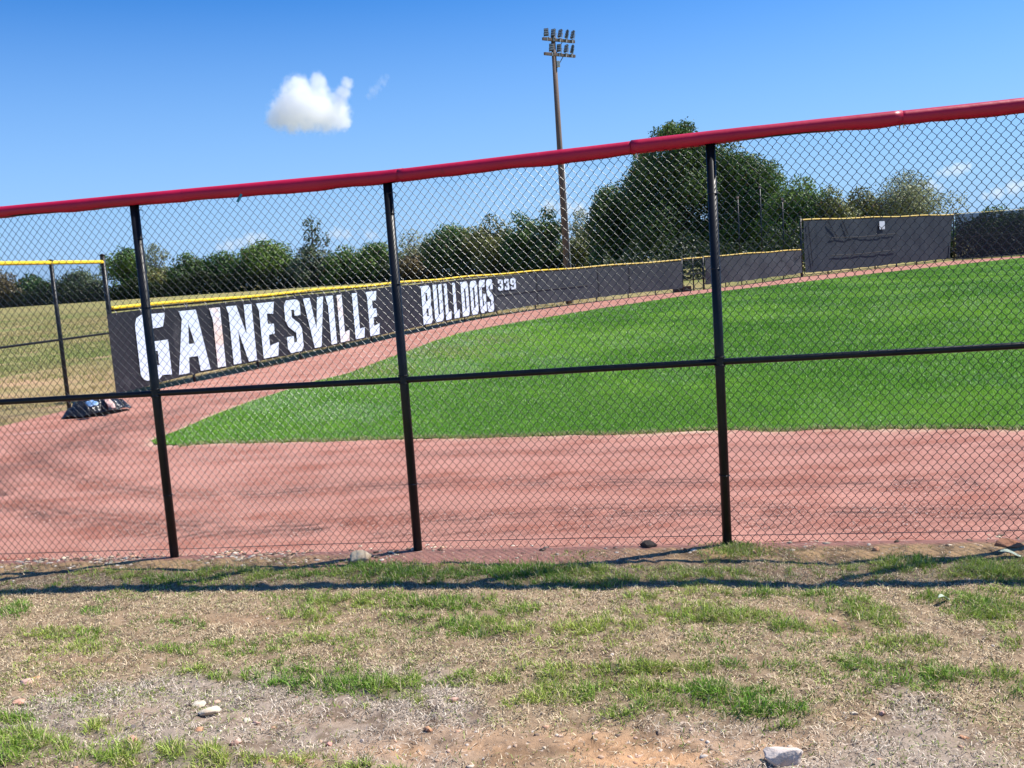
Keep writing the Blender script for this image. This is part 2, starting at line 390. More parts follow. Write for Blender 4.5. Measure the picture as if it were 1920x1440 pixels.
# bare orange dirt and thin grass on the far side of the left fence and under the banner fence
X, Y, F = grid(-17, 12, 6.5, 50, .11)
px, py = proj(np.stack([X, Y, 0 * X], 1))
lx = np.interp(Y, [p[1] for p in LEFT_LINE] + list(LOWF[1:, 1]), [p[0] for p in LEFT_LINE] + list(LOWF[1:, 0]))
dist_f = lx - X
dirt = np.maximum(fsum_([(60, 715, 110, 16, 1.0), (190, 712, 50, 14, .8), (120, 760, 90, 12, .9), (40, 790, 60, 14, .7), (20, 745, 60, 10, .7)], px + 30 * (fbm(X, Y, 2, 41, 3) - .5), py), np.exp(-(dist_f / .9) ** 2) * sm(18, 24, Y))
grn = np.maximum(fsum_([(60, 640, 150, 22, 1.0), (170, 670, 60, 14, .8), (60, 765, 70, 10, .7), (20, 800, 60, 12, .9)], px, py), sm(.5, .62, fbm(X, Y, .4, 47, 3)) * .6)
cf = np.array([.36, .27, .115])[None] * (.75 + .5 * fbm(X, Y, 3, 43, 3)[:, None])
g_ = (np.clip(grn, 0, 1) * .65)[:, None]; cf = cf * (1 - g_) + np.array([.20, .23, .06]) * g_
d_ = (np.clip(dirt, 0, 1) * sm(.34, .55, fbm(X, Y * 1.8, 1.6, 45, 4)) * .9)[:, None]; cf = cf * (1 - d_) + np.array([.56, .34, .185]) * d_
k_ = (dist_f > -.06) & (dist_f < 8) & (Y > 7)
F = F[k_[F].all(1)]
o = np_mesh('ground', np.stack([X, Y, -.012 + .02 * (fbm(X, Y, 2.5, 48, 3) - .5)], 1), F, M_SOIL, colors=cf, smooth=True); o['kind'] = 'structure'; o['label'] = 'orange dirt and thin dry grass just behind the outfield fences'

# turf
o = sheet('outfield_turf', TURF, 0.012, M_TURF, label='mown bright green outfield turf')

# foreground: patches of green (photo survey: centre, radii, strength)
PATCH = [(430, 1080, 130, 14, .8), (300, 1092, 110, 12, .7), (200, 1080, 60, 9, .6), (560, 1078, 60, 10, .7), (760, 1078, 170, 17, 1.0), (960, 1078, 120, 18, 1.0), (1080, 1068, 110, 13, .9), (1120, 1090, 200, 10, .8), (1360, 1046, 40, 12, 1.0),
         (1320, 1078, 120, 14, .8), (1690, 1062, 95, 12, .9), (1850, 1070, 110, 18, 1.0), (1500, 1075, 60, 8, .4), (640, 1128, 110, 13, .9), (590, 1152, 60, 12, .8), (830, 1135, 110, 16, 1.0), (612, 1163, 32, 9, 1.0), (760, 1165, 60, 9, .7),
         (25, 1150, 32, 16, .9), (105, 1192, 60, 12, .8), (180, 1148, 50, 9, .5), (870, 1178, 90, 16, .9), (950, 1192, 60, 12, .9), (1000, 1150, 60, 12, .6), (1190, 1125, 40, 9, .7), (1240, 1160, 120, 14, .7), (1360, 1165, 130, 15, .9), (1490, 1185, 65, 14, 1.0), (1120, 1185, 90, 14, .9),
         (1400, 1120, 120, 10, .6), (1600, 1140, 70, 18, 1.0), (1640, 1170, 60, 16, 1.0), (1530, 1112, 80, 9, .6), (1850, 1150, 70, 26, 1.1), (1760, 1120, 50, 10, .7), (1900, 1110, 60, 10, .8), (1700, 1215, 90, 22, .5), (1880, 1200, 60, 30, .6),
         (330, 1170, 90, 12, .4), (640, 1205, 120, 14, .5), (500, 1222, 60, 10, .5), (320, 1225, 45, 8, .7), (440, 1212, 60, 8, .6), (150, 1215, 120, 16, .4), (380, 1262, 50, 10, .9), (445, 1272, 55, 9, .9), (280, 1258, 22, 6, .6), (590, 1262, 70, 14, .9), (560, 1285, 60, 12, 1.0), (690, 1290, 110, 18, 1.15), (760, 1282, 60, 12, 1.0),
         (880, 1275, 60, 14, .9), (925, 1285, 60, 12, .9), (1010, 1268, 70, 16, .9), (1070, 1300, 80, 20, .9), (1010, 1315, 50, 16, .8), (1200, 1262, 110, 15, 1.0), (1330, 1262, 90, 12, .8), (1230, 1300, 90, 16, .8), (1260, 1335, 110, 16, .7), (1340, 1315, 90, 22, 1.2), (1430, 1340, 70, 18, 1.25), (1200, 1350, 80, 12, .6), (1468, 1373, 26, 6, .8),
         (1640, 1262, 80, 14, .7), (1740, 1275, 90, 20, .9), (1690, 1292, 90, 14, .8), (1850, 1275, 80, 20, .8), (1900, 1310, 50, 24, .6), (1660, 1225, 60, 10, .5), (1480, 1258, 60, 8, .5), (1590, 1255, 60, 7, .4), (1140, 1215, 120, 16, .3), (1330, 1225, 120, 18, .3),
         (28, 1355, 38, 8, 1.1), (188, 1368, 42, 12, 1.1), (60, 1405, 95, 22, 1.1), (40, 1385, 50, 10, .8), (230, 1405, 60, 12, .8), (330, 1425, 150, 20, 1.1), (215, 1430, 100, 18, .9), (470, 1432, 120, 12, .9), (600, 1418, 50, 9, .6), (670, 1436, 40, 8, 1.0), (770, 1405, 16, 5, .4), (0, 1430, 90, 20, 1.0), (700, 1450, 160, 14, .6)]
BARE = [(450, 1163, 220, 9, .9), (650, 1160, 60, 8, .3), (1010, 1120, 90, 9, .5), (1060, 1170, 60, 8, .4), (1560, 1175, 60, 22, 1.0), (1500, 1150, 90, 10, .6), (1180, 1310, 60, 9, .2), (1230, 1298, 40, 8, .8), (150, 1240, 130, 10, .8), (1000, 1400, 330, 30, 1.0), (1200, 1430, 170, 22, 1.0), (850, 1380, 120, 24, .8), (1150, 1390, 150, 24, .7), (250, 1340, 80, 20, .5), (560, 1345, 160, 18, .5), (100, 1290, 70, 16, .5), (540, 1430, 70, 10, .7), (1330, 1355, 90, 10, .5), (1450, 1405, 90, 20, .5), (1300, 1085, 60, 6, .5), (1480, 1072, 80, 12, .7), (1560, 1355, 80, 20, .4), (830, 1060, 200, 8, 1.2)]
def fsum(P, px, py):
    s = np.zeros(len(px))
    for cx, cy, rx, ry, a in P:
        q = ((px - cx) / rx) ** 2 + ((py - cy) / ry) ** 2
        s = np.maximum(s, a * np.exp(-q * .9))
    return s
def zones(x, y):
    P = np.stack([x, y, np.zeros_like(x)], 1); px, py = proj(P)
    inframe = (px > -60) & (px < 1980) & (py > 0) & (py < 1470) & (y > 1)
    n1 = fbm(x, y, 3.2, 101, 4); n2 = fbm(x, y, 1.3, 55, 4)
    jx = px + 46 * (fbm(x, y, 6, 9, 3) - .5) * 2; jy = py + 11 * (fbm(x, y, 6, 19, 3) - .5) * 2
    g = np.where(inframe, fsum(PATCH, jx, jy), sm(.52, .62, n2))
    g = g * sm(.22, .55, fbm(x, y, 9, 40, 3) + .15 * g)
    b = np.where(inframe, fsum(BARE, jx, jy), sm(.56, .66, fbm(x, y, 1.1, 71, 3)) * .8)
    fd = fence_y(x) - y                                  # distance in front of the fence
    redge = .02 + .05 * (n1 - .5)
    red = 1 - sm(redge, redge + .10, fd)
    tongue = np.exp(-((x + .35) / .95) ** 4) * (1 - sm(.26, .42, fd + .06 * (n1 - .5)))     # red grit spilling under the fence
    red = np.maximum(red, tongue * .95)
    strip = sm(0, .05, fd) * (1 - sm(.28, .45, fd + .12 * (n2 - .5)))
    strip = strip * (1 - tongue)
    return px, py, g, b, red, strip, fd, n1, n2

X, Y, F = grid(-5.6, 5.4, 1.9, 7.15, 0.02)
px, py, g, b, red, strip, fd, n1, n2 = zones(X, Y)
C_SOIL = np.array([.31, .20, .12]); C_DEAD = np.array([.29, .205, .128]); C_GREY = np.array([.31, .245, .19]); C_ORNG = np.array([.52, .30, .155]); C_DARK = np.array([.10, .06, .033])
nf = fbm(X, Y, 14, 3, 3)
c = C_DEAD[None] * np.ones((len(X), 1))
gz = (sm(.42, .6, fbm(X, Y, 1.0, 12, 3)) * sm(1225, 1290, py))[:, None]; c = c * (1 - gz) + C_GREY * gz
bz = np.clip(b * .9, 0, 1)[:, None]; c = c * (1 - bz) + C_SOIL * bz
oz = (np.clip(b, 0, 1) * sm(1330, 1420, py) * sm(.35, .55, n1))[:, None]; c = c * (1 - oz) + C_ORNG * oz
dz = (sm(.54, .70, nf) * .55)[:, None]; c = c * (1 - dz) + C_DARK * dz
gg = np.clip(g * .7, 0, .8)[:, None]; c = c * (1 - gg) + np.array([.07, .07, .025]) * gg  # shade between tuft blades put into the soil colour under green patches
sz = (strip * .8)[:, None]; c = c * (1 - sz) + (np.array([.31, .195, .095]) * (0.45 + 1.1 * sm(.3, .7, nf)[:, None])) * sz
rz_ = np.clip(red, 0, 1)[:, None]; c = c * (1 - rz_) + TRACK_C * .92 * rz_
relief = .050 * (fbm(X, Y, 1.1, 61, 3) - .5) + .034 * (fbm(X, Y, 5, 62, 3) - .5) + .024 * (fbm(X, Y, 18, 63, 3) - .5) + .012 * np.clip(g, 0, 1)
fadef = sm(.02, .45, fd)
Z = .006 + relief * (.15 + .85 * fadef) + .012 * strip * nf
Z = np.where(fd < 0.03, np.clip(Z, .003, .012), Z)
keep = fd > -.10 - .10 * fbm(X, X * 0, 6, 5, 3)
F2 = F[keep[F].all(1)]
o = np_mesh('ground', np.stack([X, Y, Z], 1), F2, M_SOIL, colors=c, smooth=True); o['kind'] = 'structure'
o['label'] = 'bare and dead-grass soil in front of the near fence'
def ground_z(x, y):
    fd = fence_y(x) - y
    r = .050 * (fbm(x, y, 1.1, 61, 3) - .5) + .034 * (fbm(x, y, 5, 62, 3) - .5) + .024 * (fbm(x, y, 18, 63, 3) - .5)
    return np.where(fd > -.05, .004 + r * (.15 + .85 * sm(.02, .45, fd)), .002)

# ------------------------------------------------------------------ blades of grass
def blades(name, x, y, z, length, width, colr, lean, mt, label, cat='grass', flat=None, tri=False):
    n = len(x); th = RNG.uniform(0, 2 * np.pi, n); ld = RNG.uniform(0, 2 * np.pi, n)
    wv = np.stack([np.cos(th), np.sin(th), np.zeros(n)], 1) * (width / 2)[:, None]
    lv = np.stack([np.cos(ld) * lean, np.sin(ld) * lean, np.ones(n)], 1); lv /= np.linalg.norm(lv, axis=1, keepdims=True)
    B = np.stack([x, y, z - .003], 1)
    tip = B + lv * length[:, None]; tip[:, 2] -= .25 * length * lean / (1 + lean)
    if tri:
        V = np.stack([B - wv, B + wv, tip], 1).reshape(-1, 3); F = [np.arange(n * 3).reshape(n, 3)]; k = 3
    else:
        up = np.array([0, 0, 1.0]) * .35 + lv * .65
        mid = B + up * (length * .52)[:, None]
        V = np.stack([B - wv, B + wv, mid - wv * .75, mid + wv * .75, tip], 1).reshape(-1, 3); b0 = np.arange(n) * 5; k = 5
        F = [np.stack([b0, b0 + 1, b0 + 3, b0 + 2], 1), np.stack([b0 + 2, b0 + 3, b0 + 4], 1)]
    shade = np.repeat(colr, k, axis=0)
    o = np_mesh(name, V, F, mt, colors=shade)
    tag(o, label, cat, kind='stuff'); return o

def jitter(c, n, v=.18, h=.06):
    a = np.asarray(c)[None] * (1 + RNG.uniform(-v, v, (n, 1))) * (1 + RNG.uniform(-h, h, (n, 3)))
    return np.clip(a, .002, 1)

# green tufts in front of the fence
n = 1900000
x = RNG.uniform(-4.2, 4.2, n); y = RNG.uniform(2.7, 7.0, n)
px, py, g, b, red, strip, fd, n1, n2 = zones(x, y)
clump = fbm(x, y, 22, 300, 2)
lone = np.where(py < 1330, .46 * sm(.46, .60, n1), .05) * (1 - np.clip(b, 0, 1))
pr = np.clip(g - .12, 0, 1.2) * 1.5 * sm(.25, .58, clump) + lone * sm(.42, .62, clump)
pr *= (fd > .06) * (1 - .85 * np.clip(red, 0, 1)) * (1 - .5 * strip) 
tf = np.exp(-((x - 1.33) / .17) ** 2 - ((fd - .13) / .13) ** 2) * sm(.2, .5, fbm(x, y, 10, 77, 3))
pr = np.where(fd > -.05, np.maximum(pr, tf * 1.1), pr)
k = RNG.random(n) < pr
x, y, g, fd = x[k], y[k], g[k], fd[k]; n = len(x)
ln = (.022 + .048 * RNG.random(n) ** 1.4) * (.45 + .75 * np.clip(g, 0, 1.4)) * RNG.choice([.7, 1, 1.3], n)
ln = ln * (1 + .6 * np.exp(-((x - 1.33) / .14) ** 2 - ((fd - .1) / .12) ** 2))
hue = fbm(x, y, 2.2, 400, 3); t = np.clip((hue - .3) * 2.2 + RNG.normal(0, .18, n), 0, 1)[:, None]
cl = np.array([.15, .30, .03]) * (1 - t) + np.array([.40, .48, .09]) * t
dry = (RNG.random(n) < .24)[:, None]; cl = np.where(dry, np.array([.58, .48, .27]), cl)
cl = cl * (1 + RNG.uniform(-.25, .25, (n, 1)))
print('green blades', n)
blades('grass', x, y, ground_z(x, y), ln, .0032 + .0028 * RNG.random(n), cl, RNG.uniform(.2, 1.5, n), M_BLADE, 'patchy green tufts on the soil in front of the near fence')

# straw coloured dead grass
n = 800000
x = RNG.uniform(-4.2, 4.2, n); y = RNG.uniform(2.7, 7.0, n)
px, py, g, b, red, strip, fd, n1, n2 = zones(x, y)
pr = (.85 - .80 * np.clip(b, 0, 1)) * (1 - .6 * np.clip(g, 0, 1)) * (fd > .1) * (1 - np.clip(red, 0, 1)) * sm(.25, .5, fbm(x, y, 12, 333, 3)) * (1 - .7 * strip) * (1 - .45 * sm(1330, 1400, py))
k = RNG.random(n) < pr; x, y, py = x[k], y[k], py[k]; n = len(x)
gr = (sm(.40, .6, fbm(x, y, 1.0, 12, 3)) * sm(1225, 1290, py))[:, None]
cl = np.array([.70, .56, .36]) * (1 - gr) + np.array([.68, .58, .46]) * gr
bn = (RNG.random(n) < .36)[:, None]; cl = np.where(bn, cl * .28, cl)
tg = (RNG.random(n) < .18 * sm(.4, .6, fbm(x, y, 1.8, 345, 3)))[:, None]; cl = np.where(tg, np.array([.30, .36, .10]), cl)
cl = cl * (1 + RNG.uniform(-.3, .3, (n, 1)))
print('dead blades', n)
blades('dead_grass', x, y, ground_z(x, y), .014 + .036 * RNG.random(n), .0026 + .0026 * RNG.random(n), cl, RNG.uniform(.8, 4.5, n), M_BLADE, 'matted straw and grey dead grass lying on the soil')

# outfield turf blades, thinning and growing coarser with distance
n = 900000
r = np.exp(RNG.uniform(np.log(8.0), np.log(72), n)); ang = RNG.uniform(-.50, .60, n)
x = r * np.sin(ang); y = r * np.cos(ang)
k = inside(x, y, TURF); x, y, r = x[k], y[k], r[k]
ed = dist_poly(x, y, TURF[2:-4]); k = RNG.random(len(x)) < .35 + .65 * sm(0, .06, ed); x, y, r, ed = x[k], y[k], r[k], ed[k]; n = len(x)
x = x + RNG.normal(0, .05, n) * (RNG.random(n) < .3); y = y + RNG.normal(0, .03, n) * (ed < .15)
tn = fbm(x, y, .30, 500, 4); t2 = fbm(x * 2.5, y, 1.6, 510, 3); worn = sm(.50, .66, fbm(x * 1.5, y, .55, 520, 4)) * (.35 + .65 * sm(4, -1, x)) + .30 * sm(3.5, -2, x)
t = np.clip((tn - .38) * 3.0 + 1.1 * (t2 - .5) + RNG.normal(0, .18, n), 0, 1)[:, None]
cl = np.array([.11, .28, .010]) * (1 - t) + np.array([.32, .54, .045]) * t
pale = (RNG.random(n) < .05 + .36 * worn)[:, None]; cl = np.where(pale, np.array([.50, .62, .32]), cl)
PXx, PXy = proj(np.stack([x, y, 0 * x], 1))
dryz = fsum([(700, 695, 110, 16, 1.0), (830, 660, 90, 16, 1.0), (920, 640, 60, 9, .8), (640, 712, 60, 10, .9), (760, 690, 60, 12, .7)], PXx + 20 * (t2 - .5), PXy)
dryz = np.maximum(dryz, np.exp(-(ed / .10) ** 2) * .55)
isdry = (RNG.random(n) < dryz * .62)[:, None]; cl = np.where(isdry, np.array([.50, .42, .18]), cl)
cl = cl * (1 + RNG.uniform(-.2, .2, (n, 1)))
rs = np.clip(r / 12, .8, 4.2)
print('turf blades', n)
blades('turf_grass', x, y, np.full(n, .012), (.024 + .022 * RNG.random(n)) * np.clip(rs, .8, 2.2) ** .6, (.0055 + .004 * RNG.random(n)) * rs, cl, RNG.uniform(.2, 1.1, n), M_TURFBLADE, 'dense mown grass of the green outfield', tri=True)

# ragged fringe along the near edge of the turf
E_ = np.array(TURF[27:40]); PT = Path(E_); n = 26000; t_ = RNG.random(n) * PT.L
q = PT.xy(t_) + PT.nrm(t_) * ((fbm(t_, t_ * 0, 2.2, 540, 3) - .42) * .26 + RNG.normal(0, .035, n))[:, None]
kq = q[:, 1] > fence_y(q[:, 0]) + 1.5; q = q[kq]; n = len(q)
cl = np.where((RNG.random(n) < .42)[:, None], np.array([.60, .50, .28]), np.array([.13, .27, .02])) * (1 + RNG.uniform(-.35, .35, (n, 1)))
blades('turf_fringe', q[:, 0], q[:, 1], np.full(n, .006), .02 + .055 * RNG.random(n), .006 + .004 * RNG.random(n), cl, RNG.uniform(.3, 1.8, n), M_TURFBLADE, 'ragged green and straw fringe where the turf meets the track', tri=True)

# meadow tufts beyond the outfield fence
n = 260000
r = np.exp(RNG.uniform(np.log(13.0), np.log(150), n)); ang = RNG.uniform(-.60, .10, n)
x = r * np.sin(ang); y = r * np.cos(ang)
fx = np.interp(y, [p[1] for p in LEFT_LINE] + list(LOWF[1:, 1]), [p[0] for p in LEFT_LINE] + list(LOWF[1:, 0]))
k = (x < fx - .12) & (fbm(x, y, .9, 600, 3) > .40); x, y, r = x[k], y[k], r[k]; n = len(x)
t = np.clip((fbm(x, y, .22, 610, 4) - .38) * 3.4 + RNG.normal(0, .2, n), 0, 1)[:, None]
cl = np.array([.46, .38, .16]) * (1 - t) + np.array([.25, .32, .075]) * t
cl = cl * (1 + RNG.uniform(-.3, .3, (n, 1)))
blades('meadow_grass', x, y, np.full(n, -.03), (.05 + .09 * RNG.random(n)), (.006 + .006 * RNG.random(n)) * np.clip(r / 12, 1, 7), cl, RNG.uniform(.2, 1.2, n), M_BLADE, 'dry olive and straw meadow grass behind the outfield fence', tri=True)

# ------------------------------------------------------------------ gravel and rocks
ICO_V = None
def ico(sub=1):
    bm = bmesh.new(); bmesh.ops.create_icosphere(bm, subdivisions=sub, radius=1)
    V = np.array([v.co[:] for v in bm.verts]); F = np.array([[v.index for v in f.verts] for f in bm.faces]); bm.free(); return V, F
IV, IF = ico(1)
OV = np.array([[1, 0, 0], [-1, 0, 0], [0, 1, 0], [0, -1, 0], [0, 0, 1], [0, 0, -1]], float)
OF = np.array([[0, 2, 4], [2, 1, 4], [1, 3, 4], [3, 0, 4], [2, 0, 5], [1, 2, 5], [3, 1, 5], [0, 3, 5]])
def pebbles(name, x, y, size, cols, label, sink=.05, IV=IV, IF=IF):
    n = len(x); m = len(IV)
    V = IV[None] * (1 + RNG.uniform(-.28, .28, (n, m, 1)))
    sc = np.stack([RNG.uniform(.7, 1.4, n), RNG.uniform(.6, 1.1, n), RNG.uniform(.35, .7, n)], 1) * size[:, None]
    V = V * sc[:, None, :]
    th = RNG.uniform(0, 2 * np.pi, n); c, s = np.cos(th)[:, None], np.sin(th)[:, None]
    V = np.stack([V[..., 0] * c - V[..., 1] * s, V[..., 0] * s + V[..., 1] * c, V[..., 2]], -1)
    V = V + np.stack([x, y, ground_z(x, y) + size * sink], 1)[:, None, :]
    F = (IF[None] + (np.arange(n) * m)[:, None, None]).reshape(-1, 3)
    o = np_mesh(name, V.reshape(-1, 3), F, M_STONE, colors=np.repeat(cols, m, axis=0)); tag(o, label, 'gravel', kind='stuff'); return o
n = 60000
x = RNG.uniform(-5, 5, n); y = RNG.uniform(2.4, 6.9, n)
px, py, g, b, red, strip, fd, n1, n2 = zones(x, y)
leftish = sm(.6, -1.0, x) if False else 1 - sm(-1.0, .3, x)
pr = .34 * np.clip(b, 0, 1) * sm(1300, 1400, py) + .018 + .22 * strip * (.25 + .75 * leftish) * sm(.4, .6, fbm(x, y, 5, 8, 3))
pr = np.where(np.abs(fd - .02) < .09,   .34 * (.5 + .5 * leftish) * sm(.36, .56, fbm(x, y, 4, 9, 3)) + .01, pr)
pr *= (fd > -.1)
k = RNG.random(n) < pr; x, y, py, fd = x[k], y[k], py[k], fd[k]; n = len(x)
pal = np.array([[.55, .45, .34], [.52, .30, .19], [.60, .52, .44], [.40, .27, .18], [.16, .11, .08], [.58, .38, .27]])
print('pebbles', n)
pebbles('gravel', x, y, .0035 + .012 * RNG.random(n) ** 2.2, pal[RNG.integers(0, 6, n)] * (1 + RNG.uniform(-.2, .2, (n, 1))), 'loose cream and orange pebbles scattered on the soil')
n = 9000    # stones lying along the foot of the near fence
x = RNG.uniform(-4.6, 4.4, n); y = fence_y(x) - RNG.normal(.06, .10, n)
w_ = (1 - sm(-1.6, .2, x)) * .9 + .12 + .3 * sm(2.0, 3.2, x); k = (RNG.random(n) < w_ * sm(.34, .60, fbm(x, y, 3.5, 91, 3))) & (fence_y(x) - y > -.14) & (fence_y(x) - y < .30)
x, y = x[k], y[k]; n = len(x)
pebbles('fence_stones', x, y, .005 + .019 * RNG.random(n) ** 2.4, np.array([[.60, .48, .34], [.55, .36, .22], [.64, .55, .44], [.12, .08, .055], [.22, .14, .09], [.50, .40, .28]])[RNG.integers(0, 6, n)] * (1 + RNG.uniform(-.2, .2, (n, 1))), 'cream and brown stones strewn along the foot of the near fence', sink=.1)
n = 90000   # grit on the track
x = RNG.uniform(-7, 5.5, n); y = fence_y(x) + .06 + RNG.exponential(2.2, n)
kk = (y < 15) & (fbm(x, y, 1.6, 88, 4) > .42) & ~inside(x, y, TURF) & (x > -7.6); x, y = x[kk], y[kk]; n = len(x)
pebbles('track_grit', x, y, .003 + .006 * RNG.random(n) ** 2, np.array([[.40, .18, .13], [.60, .45, .38], [.20, .08, .06], [.30, .12, .08]])[RNG.integers(0, 4, n)], 'fine red and pale grit on the track behind the near fence', IV=OV, IF=OF)

def rock(name, cx, cy, wpx, hpx, colr, label, seed, flat=.55, depth=.8, rz=0.0, cat='rock', group=None, lift=0.0):
    p = gp(cx, cy + hpx * .35); w = wpx / FPX * p[1]; h = hpx / FPX * p[1] * .95
    rg = np.random.default_rng(seed); V, Fc = ico(3)
    d = rg.normal(size=(11, 3)); d /= np.linalg.norm(d, axis=1, keepdims=True); off = rg.uniform(.38, .80, 11)
    for i in range(11):
        pr = V @ d[i] - off[i]; V = V - np.clip(pr, 0, None)[:, None] * d[i] * .95
    V = V * (1 + .05 * rg.normal(size=(len(V), 1)))
    mx = np.abs(V).max(0); V = V / mx * np.array([w / 2, w / 2 * depth, h * flat * 1.15])
    o = np_mesh(name, V, Fc, rock_mat(colr)); o.location = (p[0], p[1], float(ground_z(np.array([p[0]]), np.array([p[1]]))[0]) + h * flat * .38 + lift)
    o.rotation_euler = (0, 0, rz); tag(o, label, cat, group); return o
WH = (.62, .53, .46); TN = (.50, .42, .30); OR = (.56, .30, .17); PK = (.58, .38, .30); CR = (.62, .54, .42)
rock('rock', 1466, 1424, 84, 46, WH, 'large angular whitish rock at the bottom of the picture', 3, rz=-.35, depth=.6)
rock('rock', 672, 1046, 54, 27, TN, 'blocky tan rock under the near fence beside the middle post', 5, rz=.2)
rock('stone', 392, 1334, 46, 16, CR, 'flat cream stone in dead grass, the longer of two touching', 7, rz=-.3)
rock('stone', 374, 1322, 30, 9, CR, 'thin cream stone just behind a longer flat cream stone', 9)
rock('stone', 805, 1366, 22, 14, OR, 'small blocky orange stone with a dark side on bare soil', 12)
rock('stone', 848, 1311, 26, 9, PK, 'flat salmon stone at the edge of grey dead grass', 15)
rock('stone', 441, 1390, 28, 13, PK, 'pinkish stone above the green tufts at bottom left', 17)
rock('stone', 1643, 1031, 15, 11, OR, 'small orange-pink stone on brown soil right of the right post', 19)
rock('clod', 1890, 1016, 56, 26, (.42, .20, .11), 'rust orange clod of earth at the near fence base', 22, cat='clod')
rock('clod', 1217, 1022, 34, 17, (.07, .055, .045), 'dark lump of debris at the near fence base', 24, cat='clod')
rock('stone', 52, 1283, 26, 10, PK, 'salmon stone nearer the camera in a loose cluster at left', 26)
rock('stone', 66, 1274, 18, 8, OR, 'small rust stone behind a salmon stone at left', 28)
rock('stone', 38, 1317, 30, 11, (.60, .34, .24), 'flat orange stone on grey soil at the left edge', 30)
rock('stone', 245, 1364, 24, 8, (.14, .12, .11), 'dark grey flat stone beside a green tuft', 33)
rock('stone', 295, 1371, 18, 8, CR, 'pale cream stone right of a dark grey stone', 35)
rock('stone', 465, 1355, 20, 9, CR, 'small cream stone left of its salmon neighbour', 37)
rock('stone', 480, 1357, 18, 9, PK, 'small salmon stone right of its cream neighbour', 39)
rock('stone', 374, 1372, 22, 10, OR, 'orange stone in brown dead grass below the flat cream stones', 41)
rock('stone', 244, 1388, 34, 12, (.58, .32, .24), 'salmon red stone in front of a tuft at bottom left', 43)
rock('stone', 616, 1397, 16, 10, (.56, .30, .24), 'small reddish stone on bare soil at bottom centre', 45)
rock('stone', 678, 1385, 10, 11, WH, 'tiny whitish stone standing on end in dead grass', 47)
rock('stone', 1601, 1341, 16, 10, CR, 'small cream stone in brown dead grass at right', 49)
rock('stone', 1653, 1339, 15, 11, PK, 'small pinkish stone in brown dead grass at right', 51)
rock('stone', 1807, 1380, 20, 8, OR, 'flat orange stone in grey dead grass at bottom right', 53)
rock('stone', 456, 1062, 16, 8, CR, 'cream stone in the shadow pattern of the near fence', 55)
rock('stone', 1414, 1035, 12, 12, (.60, .38, .22), 'small orange stone beside the green tuft at the right post', 57)

def leaf(cx, cy, wpx, label, rz):
    p = gp(cx, cy); w = wpx / FPX * p[1]; mb = MB(); P = []
    for i in range(9):
        t = i / 8; ww = math.sin(math.pi * t) ** .7 * .32 + .02
        P += [(w * (t - .5), -ww * w * .5, .01 + .012 * math.sin(t * 5)), (w * (t - .5), 0, .004 + .012 * math.sin(t * 5)), (w * (t - .5), ww * w * .5, .012 + .012 * math.sin(t * 5))]
    Fc = [(i * 3 + k, i * 3 + k + 1, i * 3 + k + 4, i * 3 + k + 3) for i in range(8) for k in range(2)]
    mb.add(P, Fc); o = mb.build('leaf', M_PALELEAF, smooth=True)
    sol = o.modifiers.new('t', 'SOLIDIFY'); sol.thickness = .001
    o.location = (p[0], p[1], float(ground_z(np.array([p[0]]), np.array([p[1]]))[0]) + .02); o.rotation_euler = (.1, .15, rz)
    tag(o, label, 'leaf')
leaf(1770, 1131, 34, 'pale dry leaf on green grass, the farther from the fence', .4)
leaf(1895, 1045, 46, 'pale broad leaf lying beside the near fence', -.2)

